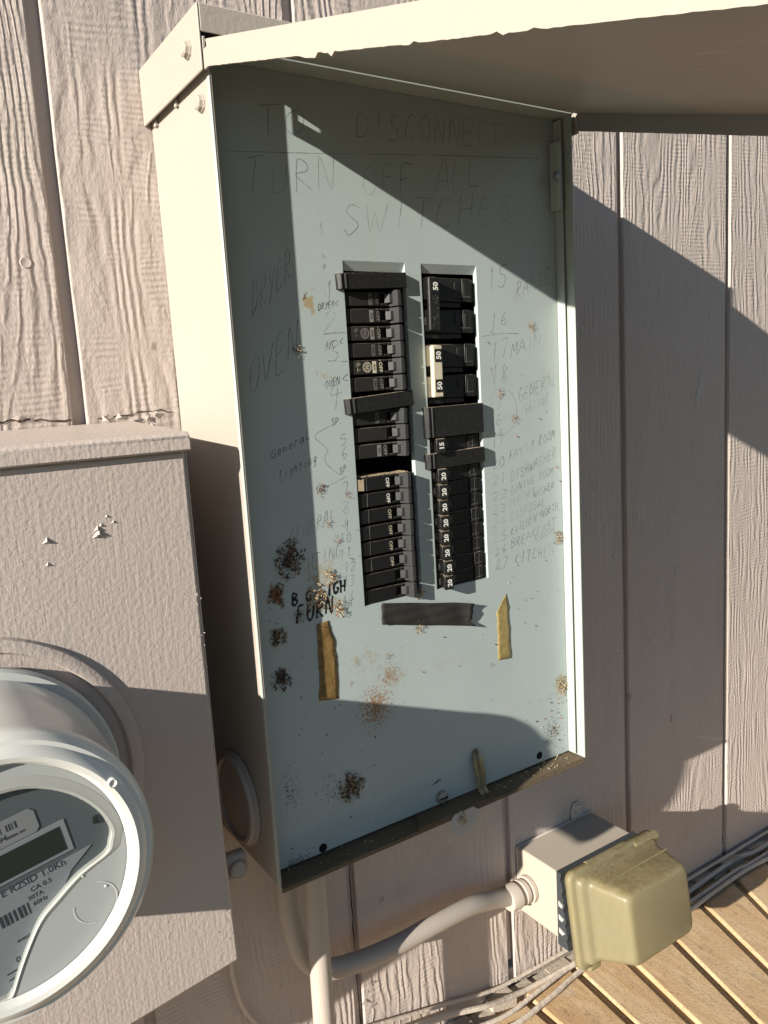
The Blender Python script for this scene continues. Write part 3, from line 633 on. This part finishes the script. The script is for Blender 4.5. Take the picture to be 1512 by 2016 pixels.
def double_pole(z0, mat_h, label, labels50, beige):
    r = thing('double_breaker', label, 'circuit breaker', (xc, F, z0), 'two-pole breakers marked 50', proto=True)
    for q in (.0247, 0):
        b = MB().box(-.004, .0400, .0013, .045, q, q+.0180).box(.0400, .0480, -.0002, .045, q, q+.0180).box(.0480, .056, .004, .045, q, q+.018)
        b.box(.004, .040, .0030, .045, q-.0046, q-.0006)
        obj('pole_body', b, M['black'], r, bevel=.0005)
        s_ = MB().stroke([(.0412, q+.004), (.0416, q+.0150)], -.0006, .0004).stroke([(.037, q+.0036), (.048, q+.0038)], -.0006, .0003); obj('moulding_line', s_, g, r, smooth=0, fixn=False)
        w_ = MB().box(.0325, .0395, .0006, .0016, q+.008, q+.015); obj('test_window', w_, M['blackc'], r, bevel=.0002)
        pp = MB().prism([(-.003, q+.001), (.0055, q+.001), (.0055, q+.017), (-.003, q+.017)], 'y', .0006, .0012); obj('on_label', pp, M['dimcream'] if beige else M['label'], r)
    t = MB(); text_mb(t, 'ON', .0020, .0003, .0085, .0036, CCW); obj('on_mark', t, g, r, smooth=0, fixn=False)
    h = MB().prism([(.0052, .0014), (-.0002, -.0070), (.0010, -.0088), (.0092, -.0088), (.0104, -.0078), (.0124, .0014)], 'z', .0008, .0415)
    obj('handle_bar', h, mat_h, r, bevel=.0008)
    for zl in labels50:
        s_ = MB().prism([(.0024, zl-.0050), (.0098, zl-.0050), (.0098, zl+.0050), (.0024, zl+.0050)], 'y', -.0092, -.0089); obj('rating_plate', s_, M['blackc'], r)
        t = MB(); text_mb(t, '50', .0061, -.00935, zl, .0064, CCW, .00022); obj('number_mark', t, wh, r, smooth=0, fixn=False)
    return r
r = double_pole(.3998, M['black'], 'two-pole breaker with dusty black handle bar and one 50 at the top', (.0345,), 0)
r.rotation_euler = (0, .016, 0)
e = MB()
for i in range(34):
    e.stroke([(random.uniform(.003, .0088),)+(zz,) for zz in (0,)], 0, 0)
    x_, z_ = random.uniform(.003, .0085), random.uniform(.003, .027); e.stroke([(x_, z_), (x_+random.uniform(-.0012, .0012), z_+random.uniform(-.0012, .0012))], -.0090, .0003)
obj('worn_lettering', e, g, r, smooth=0, fixn=False)
r = double_pole(.3478, M['creamp'], 'two-pole breaker with cream handle bar and two black 50 labels', (.0335, .0098), 1); r.rotation_euler = (0, .012, 0)
def filler(x0, x1, z0, z1, tilt, label, hgt=.0048):
    r = thing('cover_plate', label, 'cover plate', (x0, F, z0), 'black plastic cover plates over unused breaker slots', proto=True)
    L, h = x1-x0, z1-z0
    obj('plate', MB().prism([(0, .001), (0, -.0022), (.0022, -hgt), (L-.0012, -hgt), (L, -hgt+.0015), (L, .001)], 'z', 0, h), M['black'], r, bevel=.0004)
    obj('edge_ridge', MB().box(.0016, .0027, -hgt-.0006, -hgt+.0004, .0006, h-.0006).box(.0052, .0066, -hgt-.0007, -hgt+.0002, .0004, h-.0004), M['handle'], r, bevel=.0003)
    obj('side_clip', MB().box(.004, L-.004, .001, .02, .001, h-.001), M['blackc'], r)
    r.rotation_euler = (0, -tilt, 0); return r
filler(.0920, .1532, .4312, .4426, .035, 'dusty black cover plate at the top of the left row')
filler(.0925, .1542, .3402, .3518, .062, 'tilted black cover plate in the middle of the left row')
filler(.1645, .2245, .3164, .3408, .008, 'large square black cover plate in the right row')
filler(.1640, .2245, .2912, .3036, .020, 'thin black cover strip below the breaker marked 15')

# ------------------------------------------------------------------ tape and debris on the panel
random.seed(5)
def sheet(rows, y_fn, cols):
    mb = MB(); n = len(rows); k = cols+1; v = []
    for (a, b) in rows:
        for c in range(k):
            t = c/cols; x, z = a[0]+(b[0]-a[0])*t, a[1]+(b[1]-a[1])*t; v.append((x, y_fn(x, z), z))
    mb.add(v, [(i*k+j, i*k+j+1, (i+1)*k+j+1, (i+1)*k+j) for i in range(n-1) for j in range(cols)]); return mb
rows = []
for i in range(9):
    t = i/8; rows.append(((.1139+(.1126-.1139)*t, .1905-.0175*t), (.2045+(.2052-.2045)*t+random.uniform(-.0016, .0016)-.003*math.sin(t*3.1), .1725-.0205*t)))
mb = sheet(rows, lambda x, z: F-.0006-.0011*abs(math.sin(x*95+z*60))-max(0, x-.195)*.30-.0006*math.sin(z*700), 26)
o = obj('electrical_tape', mb, M['etape'], origin='auto', fixn=False); o.modifiers.new('thick', 'SOLIDIFY').thickness = .0003
tag(o, 'dusty strip of black electrical tape below the breakers', 'tape')
def ytape(L, R, mat, label, lift=.0002):
    rows = list(zip(L, R)); Q = []
    for (a, b) in zip(rows, rows[1:]):
        for i in range(6):
            t = i/6; q = [tuple(Vector(a[k]).lerp(Vector(b[k]), t)+Vector((random.uniform(-.0005, .0005), 0))) for k in (0, 1)]; Q.append(q)
    Q.append(rows[-1])
    mb = sheet(Q, lambda x, z: F-lift-.00006*math.sin(x*900+z*300), 5)
    o = obj('tape_strip', mb, mat, origin='auto', fixn=False); o.modifiers.new('thick', 'SOLIDIFY').thickness = .00012
    return tag(o, label, 'tape', 'old yellowed tape strips on the panel')
ytape([(.0552, .1855), (.0548, .165), (.0540, .145), (.0524, .1253)], [(.0655, .1862), (.0702, .1689), (.0708, .150), (.0697, .1226)], M['ytape'], 'brown strip of old tape under the marker word FURN')
ytape([(.2395, .1655), (.2335, .158), (.2332, .140), (.2326, .1138)], [(.2455, .1725), (.2478, .160), (.2482, .145), (.2488, .1122)], M['ytape2'], 'pale yellowed tape strip low on the right half of the panel')
v = [[(.1993, .0389), (.2035, .0405)], [(.1965, .030), (.2075, .030)], [(.1985, .016), (.2080, .020)], [(.1990, .004), (.2070, .006)], [(.198, .0022), (.206, .0024)]]
mb = MB(); nn = 0; V = []
ys = [F-.0008, F-.0035, F-.0050, F-.0060, F-.0115]
for (a, b), y in zip(v, ys):
    for c in range(6):
        t = c/5; V.append((a[0]+(b[0]-a[0])*t, y-.0016*math.sin(t*9), a[1]+(b[1]-a[1])*t))
mb.add(V, [(i*6+j, i*6+j+1, (i+1)*6+j+1, (i+1)*6+j) for i in range(4) for j in range(5)])
o = obj('tape_scrap', mb, M['ytape3'], origin='auto', fixn=False); o.modifiers.new('thick', 'SOLIDIFY').thickness = .0004
tag(o, 'crumpled dusty tape scrap hanging onto the sill', 'tape')
def clump(x, z, r, n, mix, label, y=None, name='debris_clump'):
    y = F if y is None else y
    mb = MB()
    for i in range(int(n*1.7)):
        mb.mi = random.choices((0, 1, 2), mix)[0]
        rr = r*random.random()**.75*.8; a = random.uniform(0, 6.283); px, pz, py = x+rr*math.cos(a), z+rr*math.sin(a)*1.15, y-random.uniform(.0002, .0014)*min(1, r/.006)
        L = random.uniform(.15, .5)*min(r, .0085); d = random.uniform(0, 6.283); w_ = L*random.uniform(.06, .2); c_, s_ = math.cos(d), math.sin(d); up = random.uniform(-.1, .5)*L
        p = [(px-s_*w_*.4, py, pz+c_*w_*.4), (px+s_*w_*.4, py, pz-c_*w_*.4), (px+c_*L*.5+s_*w_, py-up, pz+s_*L*.5-c_*w_), (px+c_*L*.5-s_*w_, py-up*1.2, pz+s_*L*.5+c_*w_), (px+c_*L, py-up*.6, pz+s_*L)]
        mb.add(p, [(0, 1, 2, 3), (3, 2, 4)])
    o = obj(name, mb, [M['straw'], M['rustleaf'], M['dkleaf']], origin='auto', smooth=0, fixn=False)
    return tag(o, label, 'dry debris', 'dry leaf and insect debris stuck on the panel')
for a in [(.0746, .0479, .013, 130, (3, 1, 6), 'round brown straw clump low on the shaded part of the panel'), (.0370, .2390, .016, 150, (1, 1, 7), 'large dark leaf clump left of the pencilled number 11'),
          (.0700, .2200, .007, 46, (6, 2, 1), 'straw tuft just above the marker letters LIGH'), (.0560, .2070, .011, 80, (6, 1, 3), 'straw litter lying over the marker writing'), (.0745, .1945, .007, 50, (6, 2, 1), 'straw tuft right of the word FURN'),
          (.0420, .1960, .006, 34, (4, 1, 4), 'small tuft on the first letter of FURN'),
          (.2845, .4025, .0052, 30, (4, 5, 0), 'pale and red petal tuft under the word RANGE'), (.3110, .2128, .007, 44, (6, 1, 1), 'straw tuft at the right edge beside BREAKFAST'), (.3101, .0700, .011, 70, (6, 0, 1), 'pale fuzzy clump at the lower right edge'),
          (.0561, .3886, .005, 26, (6, 1, 2), 'small straw tuft on the shadow edge beside the word OVEN'), (.0247, .2147, .008, 46, (0, 3, 5), 'rusty brown clump at the left edge of the panel'), (.0225, .1830, .008, 40, (0, 2, 6), 'dark crumbs below the rusty clump at the left edge'),
          (.0234, .1500, .009, 50, (0, 0, 5), 'black branching crumb patch on the lower left of the panel'), (.2471, .3476, .0045, 24, (2, 6, 0), 'red petal tuft on top of the pencilled circle'), (.2617, .3250, .0045, 26, (2, 6, 0), 'red petal tuft at the right side of the pencilled circle'),
          (.0709, .2607, .0035, 22, (5, 3, 1), 'tiny pale tuft left of the pencilled number 8'), (.0869, .1472, .0038, 20, (6, 1, 0), 'tiny pale tuft right of the brown tape strip'), (.0811, .1321, .003, 14, (6, 1, 0), 'tiny straw bit beside the lower end of the brown tape'),
          (.0665, .2870, .005, 30, (1, 3, 5), 'dark tuft where the long pencil stroke starts'), (.0902, .2795, .0035, 18, (0, 6, 1), 'rusty speck tuft on the pencilled number 7'), (.3014, .3603, .0035, 14, (6, 0, 0), 'white wisp near the panel edge above GENERAL'),
          (.1175, .1460, .004, 20, (5, 1, 2), 'flat straw wisp in the middle of the lower panel'), (.2245, .1120, .003, 14, (5, 1, 2), 'straw bit left of the pale tape end'), (.0780, .2470, .004, 18, (1, 6, 1), 'rusty petals beside the pencilled number 10'),
          (.1520, .1905, .006, 30, (6, 1, 2), 'straw bits tucked behind the top edge of the black tape'), (.1480, .1625, .006, 34, (6, 1, 1), 'straw bits under the lower edge of the black tape')]:
    clump(*a)
mb = MB()
for i in range(46):
    x = .255+random.uniform(-.05, .06); y = -random.uniform(.101, .116); s = random.uniform(.001, .005); a = random.uniform(0, 6.28)
    mb.quad((x, y, .0006), (x+s*math.cos(a), y+s*.4*math.sin(a), .001+random.uniform(0, .002)), (x+s*1.1*math.cos(a+.4), y+s*.4*math.sin(a+.4), .0012+random.uniform(0, .002)))
for i in range(40):
    x = random.uniform(.01, .30); y = -random.uniform(.101, .116); s = random.uniform(.0006, .0022); a = random.uniform(0, 6.28)
    mb.quad((x, y, .0006), (x+s*math.cos(a), y+s*math.sin(a), .0014), (x+s*math.cos(a+1), y+s*math.sin(a+1), .0016))
o = obj('sill_litter', mb, M['straw'], smooth=0, fixn=False); o['kind'] = 'stuff'; o['label'] = 'straw and paint litter lying along the panel sill'; o['category'] = 'litter'
mb = MB()
for i in range(170):
    x, z = random.choice([(random.uniform(.01, .10), random.uniform(.01, .26)), (random.uniform(.01, .31), random.uniform(.01, .16)), (random.gauss(.298, .01), random.gauss(.035, .015)), (random.uniform(.235, .315), random.uniform(.15, .40))])
    s = random.uniform(.0003, .0013); a = random.uniform(0, 6.28); mb.mi = random.choice((0, 1, 2, 2))
    mb.quad((x, F-.0004, z), (x+s*math.cos(a), F-.0006, z+s*math.sin(a)), (x+s*1.4*math.cos(a+.7), F-.0012, z+s*1.4*math.sin(a+.7)), (x+s*.8*math.cos(a+1.6), F-.0005, z+s*.8*math.sin(a+1.6)))
o = obj('panel_specks', mb, [M['straw'], M['rustleaf'], M['dkleaf']], smooth=0, fixn=False); o['kind'] = 'stuff'; o['label'] = 'tiny dry specks scattered over the panel front'; o['category'] = 'litter'
# milky tab hanging under the sill
tb = [(.158, -.002), (.162, .001), (.182, .001), (.188, -.004), (.188, -.0100), (.184, -.0150), (.170, -.0200), (.160, -.0190), (.156, -.012)]
o = obj('plastic_tab', MB().prism(tb, 'y', -D-.0030, -D-.0018), M['tab'], origin='auto', bevel=.0005); tag(o, 'milky plastic tab with frayed tape under the middle of the panel sill', 'tab')
clump(.170, -.0045, .008, 26, (6, 2, 1), 'frayed straw bits on the milky plastic tab', -D-.0032)

# ------------------------------------------------------------------ meter socket box
sock = thing('meter_socket_box', 'beige orange-peel painted meter box on the wall left of the panel', 'meter box', (-.19, 0, -.04))
bp = [(-.0372, -.0385), (-.0405, .10), (-.0408, .3262), (-.34, .3262), (-.34, -.083), (-.114, -.0490)]
obj('box_body', MB().prism(bp, 'y', -.1200, -.0005), M['boxpaint'], sock, bevel=.002)
hd = MB().prism([(0, .3450), (-.1200, .3385), (-.1238, .3355), (-.1245, .3265), (-.1232, .3263), (-.121, .3275), (0, .3275)], 'x', -.345, -.0375)
obj('hood', hd, M['boxpaint'], sock, bevel=.0016)
obj('side_seam', MB().box(-.0406, -.0392, -.1180, -.004, .00, .3255), M['boxpaint'], sock, bevel=.0005)
MC = (-.186, -.120, .1345)
obj('socket_ring', MB().lathe(MC, [(.0985, .0004), (.0970, -.0030), (.0935, -.0042), (.0900, -.0040), (.0885, -.0006)], 80, cap1=False), M['boxpaint'], sock)
fk = MB()
random.seed(21)
for i in range(44):
    x = -.0405-abs(random.gauss(0, .003)); z = random.choice([random.uniform(.17, .24), random.uniform(-.02, .03), random.uniform(.0, .3)]); s = random.uniform(.0006, .0022); a = random.uniform(0, 6.28)
    fk.quad((x, -.1201, z), (x+s*math.cos(a), -.1203, z+s*math.sin(a)), (x+s*1.3*math.cos(a+.7), -.1201-random.uniform(.0002, .0008), z+s*1.3*math.sin(a+.7)))
for (x, z) in ((-.0905, .287), (-.094, .291), (-.1005, .284), (-.1015, .280), (-.130, .281), (-.131, .267), (-.098, .286), (-.1, .281)):
    s = random.uniform(.0014, .0034); fk.add([(x-s, -.1199, z-s*.5), (x+s, -.1199, z-s*.7), (x+s*.2, -.1199, z+s), (x, -.1199-s*.8, z)], [(0, 1, 3), (1, 2, 3), (2, 0, 3)])
fo = obj('paint_blobs', fk, M['boxpaint'], sock, smooth=0, fixn=False); fo['kind'] = 'stuff'
# ------------------------------------------------------------------ electric meter
met = thing('electric_meter', 'round grey electric meter with a dark leaf-shaped window on the meter box', 'electric meter', (MC[0], -.122, MC[2]-.08))
obj('meter_base', MB().lathe(MC, [(.0815, -.0035), (.0815, -.0080), (.0800, -.0100), (.0760, -.0102)], 96, cap0=True), M['mgrey'], met)
dome = MB().lathe(MC, [(.0755, -.0102), (.0750, -.0300), (.0745, -.0600), (.0742, -.0850), (.0748, -.0905), (.0740, -.0965), (.0712, -.1000), (.0690, -.1003)], 96, cap1=False)
obj('meter_dome', dome, M['mcover'], met)
obj('front_rim', MB().lathe(MC, [(.0695, -.0998), (.0672, -.1024), (.0642, -.1036), (.0615, -.1028), (.0592, -.0990)], 96, cap1=False), M['mcover'], met)
# front panel with the leaf-shaped window opening
WE = [(-.1811,.1822),(-.1655,.1798),(-.1500,.1713),(-.1380,.1588),(-.1316,.1452),(-.1326,.1375),(-.1356,.1319),(-.1498,.1255),(-.1626,.116),(-.1712,.1086),(-.1789,.0959),(-.1847,.0839),(-.1889,.0749),(-.194,.073)]
left = [(-.215, .074), (-.235, .095), (-.240, .1345), (-.232, .160), (-.205, .180)]
WP = WE+left
YF = MC[1]-.0985
fp = MB(); n = 72; out = []
def smooth_loop(P, res=4):
    Q = []; n = len(P); P = [Vector(p) for p in P]
    for i in range(n):
        a, b, c, d = P[i-1], P[i], P[(i+1) % n], P[(i+2) % n]
        for k in range(res): t = k/res; Q.append(.5*((2*b)+(c-a)*t+(2*a-5*b+4*c-d)*t*t+(3*b-a-3*c+d)*t**3))
    return Q
WS = smooth_loop(WP)
cw = Vector((-.185, .130)); V = []
for p in WS:
    d = (p-Vector((MC[0], MC[2]))).normalized(); V.append((p, Vector((MC[0], MC[2]))+d*.0598))
k = len(V)
fp.add([(p.x, YF, p.y) for p, q in V]+[(q.x, YF, q.y) for p, q in V], [(i, (i+1) % k, k+(i+1) % k, k+i) for i in range(k)])
obj('front_panel', fp, M['mpanel'], met, fixn=False)
rim = MB(); cen = sum((p for p in WS), Vector((0, 0)))/k
for (s0, s1, ya_, yb_) in ((1.0, .985, YF-.0004, YF-.0005), (.985, .955, YF-.0005, YF-.0001), (.955, .948, YF-.0001, YF+.0045), (1.075, 1.0, YF-.0001, YF-.0004)):
    A_ = [(cen+(p-cen)*s0) for p in WS]; B_ = [(cen+(p-cen)*s1) for p in WS]
    rim.add([(p.x, ya_, p.y) for p in A_]+[(p.x, yb_, p.y) for p in B_], [(i, (i+1) % k, k+(i+1) % k, k+i) for i in range(k)])
obj('window_rim', rim, M['mlip'], met, fixn=False)
YB = YF+.0042
obj('face_plate', MB().prism([(p.x, p.y) for p in [cen+(q-cen)*1.0 for q in WS]], 'y', YB, YB+.0005), M['mface'], met, smooth=0)
pane = [cen+(q-cen)*.956 for q in WS]
obj('window_pane', MB().quad(*[(p.x, YF+.0012, p.y) for p in pane]), M['pane'], met, smooth=0, fixn=False)
TA = math.radians(10.5); ca, sa = math.cos(TA), math.sin(TA)
def mt(u, v): return (-.1860+u*ca-v*sa, .1345+u*sa+v*ca)
def mq(u0, u1, v0, v1): return [mt(u0, v0), mt(u1, v0), mt(u1, v1), mt(u0, v1)]
yl = YB-.0004
obj('lower_label', MB().prism([mt(-.045, -.0075), mt(.0425, -.0050), mt(.030, -.0125), mt(.012, -.034), mt(.001, -.060), mt(-.045, -.060)], 'y', yl, yl+.0003), M['mlabel'], met, smooth=0)
obj('serial_label', MB().prism([mt(-.04, .0155), mt(.0215, .0155), mt(.0235, .0175), mt(.0235, .0265), mt(.0215, .0285), mt(-.04, .0285)], 'y', yl, yl+.0003), M['mlabel2'], met, smooth=0)
obj('display_bezel', MB().prism(mq(-.045, .0345, -.0025, .0150), 'y', yl, yl+.0004), M['mlabel'], met, smooth=0)
obj('display', MB().prism(mq(-.045, .0315, -.0008, .0125), 'y', yl-.0002, yl-.0001), M['lcd'], met, smooth=0)
tx = MB(); yt = yl-.00008
def mtext(s, u, v, size, al='RIGHT', sx=1): p = mt(u, v); text_mb(tx, s, p[0], yt, p[1], size, TA, .00005, al, sx)
mtext('E R2SID 1.0Kh', .0290, -.0068, .0052); mtext('CA 0.5', .0205, -.0120, .0036); mtext('30TA', .0152, -.0158, .0033); mtext('60Hz', .0162, -.0196, .0033)
mtext('9A394', .0090, .0196, .0040); mtext('SERIAL NO', .0175, .0190, .0018); mtext('0', -.004, -.0430, .0046); mtext('004050002A', .0085, -.0340, .0022)
for i in range(26):
    u = -.020+i*.00135; 
    if random.random() < .8: q = mq(u, u+random.choice((.0004, .0007, .0009)), .0222, .0258); tx.quad(*[(a, yt, b) for a, b in q])
for i in range(11):
    u = -.0155+i*.0022; q = mq(u, u+random.choice((.0008, .0012, .0016)), -.0235, -.0172); tx.quad(*[(a, yt, b) for a, b in q])
for i in range(3): q = mq(-.012, -.006+random.uniform(0, .002), -.0480-.0034*i, -.0472-.0034*i); tx.quad(*[(a, yt, b) for a, b in q])
obj('label_print', tx, M['mtext'], met, smooth=0, fixn=False)
a, b = (-.1400, .1500); obj('optical_port', MB().box(a-.0013, a+.0013, YB-.001, YB, b-.0022, b+.0022), M['lcd'], met, bevel=.0003)
obj('rim_rivet', MB().lathe((-.1313, MC[1]-.1030, .1705), [(.0028, .002), (.0028, -.0008), (.0020, -.0014), (.0012, -.0006)], 20), M['mcover'], met)
ar = MB(); c_ = (-.1455, .108)
for a0, a1 in ((-.6, 1.4), (3.0, 4.6)): ar.stroke([(c_[0]+.0108*math.cos(a0+(a1-a0)*i/12), c_[1]+.0108*math.sin(a0+(a1-a0)*i/12)) for i in range(13)], YF-.0003, .0004)
obj('moulded_circle', ar, M['mcover'], met, smooth=0, fixn=False)
sp2 = MB()
for (u, v) in ((.0335, -.0165), (.007, -.062), (.042, -.028), (-.02, .03)): p = mt(u, v); sp2.lathe((p[0], YF, p[1]), [(.0007, -.0001), (.0005, -.0004)], 10)
obj('paint_fleck', sp2, M['white'], met)

# ------------------------------------------------------------------ conduits, hub, outlet box
hub = thing('conduit_hub', 'painted round conduit hub with bolted clamp between meter box and panel', 'conduit fitting', (-.02, -.06, .01))
HC = (0, -.054, .046)
obj('flange', MB().lathe(HC, [(.0372, -.0005), (.0372, -.0026), (.0352, -.0036), (.0346, -.0066), (.0318, -.0070), (.0308, -.0046), (.0180, -.0042)], 48, axis='x'), M['conduit'], hub)
cl = MB().box(-.0330, -.0150, -.0960, -.0860, .006, .0260); obj('clamp', cl, M['conduit'], hub, bevel=.003, segs=3)
obj('clamp_bolt', MB().lathe((-.0235, -.0958, .0150), [(.0070, 0), (.0068, -.0030), (.0058, -.0040), (.0050, -.0034), (.002, -.0040)], 22), M['conduit'], hub)
vc = thing('vertical_conduit', 'straight painted conduit dropping from the panel bottom to the floor', 'conduit', (.054, -.060, FZ))
obj('pipe', MB().tube([(.0560, -.060, -.004), (.0545, -.060, -.15), (.0525, -.060, FZ)], .0094, 22), M['conduit'], vc)
obj('coupling', MB().lathe((.0560, -.060, 0), [(.0128, -.0018), (.0130, -.0060), (.0122, -.0085), (.0104, -.0095)], 28, axis='z', cap0=True), M['conduit'], vc)
cc = thing('curved_conduit', 'curved painted conduit bending from under the panel to the outlet box', 'conduit', (.18, -.035, -.18))
obj('pipe', MB().tube([(.0390, -.036, -.002), (.0395, -.036, -.050), (.0405, -.036, -.085), (.0490, -.036, -.125), (.0680, -.036, -.150), (.1000, -.035, -.161), (.1450, -.034, -.1660), (.2000, -.032, -.1665), (.2450, -.028, -.1705), (.2800, -.0215, -.1820), (.3000, -.0190, -.1895), (.3200, -.0190, -.1930)], .0092, 22), M['conduit'], cc)
obj('coupling', MB().lathe((.0390, -.036, 0), [(.0125, -.0018), (.0126, -.006), (.0102, -.009)], 26, axis='z', cap0=True), M['conduit'], cc)
CN = (.3342, -.0190, -.1930)
obj('connector', MB().lathe(CN, [(.0100, -.0330), (.0125, -.0320), (.0140, -.0260), (.0140, -.0200), (.0118, -.0180), (.0118, -.0140), (.0135, -.0135), (.0135, -.0085), (.0118, -.0080), (.0118, -.0055), (.0150, -.0050), (.0150, -.0008)], 30, axis='x', cap0=True), M['conduit'], cc)
ob_ = thing('outlet_box', 'painted weatherproof outlet box with yellowed clear bubble cover', 'outlet box', (.393, -.03, -.2285))
obj('box_body', MB().box(.3342, .4518, -.0620, -.0006, -.2285, -.1522), M['jb'], ob_, bevel=.0022, segs=3)
obj('rear_flange', MB().box(.3326, .4534, -.0030, -.0002, -.2300, -.1508), M['paint'], ob_, bevel=.0015)
lug = obj('mounting_lug', MB().prism([(.4185, -.150), (.4362, -.150), (.4350, -.138), (.4300, -.131), (.4240, -.131), (.4195, -.139)], 'y', -.0040, -.0003), M['paint'], ob_, bevel=.0012)
obj('lug_screw', MB().lathe((.4275, -.0040, -.1380), [(.0048, 0), (.0044, -.0018), (.0020, -.0026)], 14), M['paint'], lug)
gk = MB(); zz = [-.1500-.0084*i for i in range(11)]
for i in range(10): gk.prism([(-.0622, zz[i]), (-.0622, zz[i+1]), (-.0672-.0009*i-(.0022 if i % 2 else 0), zz[i+1]), (-.0672-.0009*i-(.0022 if i % 2 == 0 else 0), zz[i])], 'x', .3330, .4530)
obj('gasket', gk, M['gasket'], ob_, smooth=0)
zg = MB()
for i in range(3): z_ = -.182-.0155*i; zg.prism([(-.0650, z_), (-.0712-.001*i, z_-.003), (-.0698, z_-.0065), (-.0655, z_-.0055)], 'x', .3318, .3336)
obj('gasket_tab', zg, M['tab'], ob_, smooth=0)
# bubble cover hinged at the top, hanging slightly open
TH = math.radians(7.5); hz, hy = -.1490, -.0700
def bc(x, d, z):        # d: outward, z: below hinge (negative)
    return (x, hy-(d*math.cos(TH)-z*math.sin(TH)), hz+z*math.cos(TH)+d*math.sin(TH))
def rr(x0, x1, z0, z1, r, n=5):
    P_ = []
    for (cx_, cz_, a0) in ((x1-r, z1-r, 0), (x0+r, z1-r, 90), (x0+r, z0+r, 180), (x1-r, z0+r, 270)):
        for i in range(n+1): a = math.radians(a0+90*i/n); P_.append((cx_+r*math.cos(a), cz_+r*math.sin(a)))
    return P_
rings = [(.3340, .4700, -.1040, .0010, .0090, .0020), (.3340, .4700, -.1040, .0010, .0090, .0070), (.3346, .4695, -.1035, .0005, .0086, .0086), (.3362, .4684, -.1022, -.0008, .0080, .0094), (.3398, .4668, -.1002, -.0028, .0080, .0100), (.3412, .4655, -.0990, -.0042, .0080, .0112), (.3420, .4648, -.0983, -.0050, .0080, .0150), (.3434, .4640, -.0974, -.0058, .0080, .0166), (.3480, .4626, -.0960, -.0064, .0080, .0178),
         (.3502, .4616, -.0950, -.0074, .0085, .0200), (.3512, .4612, -.0945, -.0080, .009, .0235), (.3560, .4586, -.0918, -.0108, .009, .0400), (.3604, .4562, -.0893, -.0134, .009, .0550), (.3614, .4553, -.0884, -.0144, .009, .0576), (.3632, .4538, -.0868, -.0160, .009, .0592), (.3658, .4514, -.0844, -.0184, .0085, .0600)]
bm_ = MB(); npt = 24; V = []
for (x0, x1, z0, z1, r_, d_) in rings: V += [bc(px, d_, pz) for px, pz in rr(x0, x1, z0, z1, r_)]
bm_.add(V, [(j*npt+i, j*npt+(i+1) % npt, (j+1)*npt+(i+1) % npt, (j+1)*npt+i) for j in range(len(rings)-1) for i in range(npt)]+[tuple(range((len(rings)-1)*npt, len(rings)*npt))])
cover = obj('bubble_cover', bm_, M['bubble'], ob_, smooth=60)
sd = cover.modifiers.new('thick', 'SOLIDIFY'); sd.thickness = .0016; sd.offset = -1
obj('cover_hinge', MB().tube([bc(.4340, .0072, -.0055), bc(.4712, .0072, -.0055)], .0056, 16), M['bubble'], cover)
obj('cover_hinge', MB().tube([bc(.3640, .0040, -.0012), bc(.4250, .0040, -.0012)], .0036, 16), M['bubble'], cover)
obj('cover_latch', MB().prism([bc(0, .002, -.104)[1:], bc(0, .010, -.104)[1:], bc(0, .009, -.109)[1:], bc(0, .004, -.110)[1:]], 'x', .3480, .3640), M['bubble'], cover, bevel=.001)
rib = MB()
for d0, z0 in ((.0205, -.0062),): rib.tube([bc(.356, d0+.012, -.0092), bc(.458, d0+.012, -.0092)], .0009, 8)
obj('cover_rib', rib, M['bubble'], cover)
obj('receptacle', MB().box(.350, .440, -.0680, -.0622, -.215, -.165).box(.362, .388, -.0710, -.0680, -.208, -.172).box(.402, .428, -.0710, -.0680, -.208, -.172), m_plain('brown_receptacle', (.16, .09, .05), .4), ob_, bevel=.002)

# ------------------------------------------------------------------ cables along the wall foot
CG = 'painted cables along the foot of the wall'
def cable(pts, r, flat, label, name='cable'):
    o = obj(name, MB().tube(pts, r, 10, flat, 8), M['cable'], origin='auto'); return tag(o, label, 'cable', CG)
cable([(.10, -.012, -.270), (.2130, -.013, -.292), (.2642, -.018, -.303), (.2998, -.0160, -.3120), (.3395, -.016, -.3170), (.43, -.020, -.3170), (.5852, -.0193, -.3175), (.632, -.016, -.3180), (.7283, -.0121, -.3180), (.7927, -.0194, -.3180), (1.1, -.014, -.318)], .0031, 1, 'painted cable nearest the wall, running the whole length of the wall foot')
cable([(.10, -.030, -.310), (.20, -.034, -.316), (.2837, -.0415, -.3200), (.3492, -.0363, -.3200), (.4062, -.0286, -.3200), (.50, -.0290, -.3200), (.6234, -.0297, -.3200), (.7053, -.0271, -.3200), (.761, -.0300, -.3200), (1.1, -.026, -.32)], .0036, .7, 'thickest painted cable, outermost on the pavers under the outlet box')
cable([(.18, -.020, -.302), (.2758, -.0300, -.3150), (.3386, -.0250, -.3165), (.4042, -.0200, -.3180), (.48, -.034, -.3195), (.56, -.040, -.320), (.64, -.036, -.320), (.72, -.034, -.320), (.80, -.040, -.3200)], .0026, 1, 'thin painted cable wandering between the two thicker ones')
cable([(.12, -.004, -.262), (.2167, -.005, -.286), (.2888, -.006, -.303), (.3431, -.005, -.3080), (.4066, -.0050, -.3100), (.52, -.006, -.311), (.70, -.006, -.312), (.9, -.006, -.312)], .0021, 1, 'thinnest cable tucked against the bottom edge of the siding')
cable([(-.0042, -.005, -.04), (-.0042, -.0055, -.1244), (-.0029, -.006, -.1482), (.0031, -.006, -.1763), (.0156, -.006, -.2008), (.04, -.008, -.245), (.08, -.010, -.29)], .0020, 1, 'thin wire curving down the wall under the meter box')
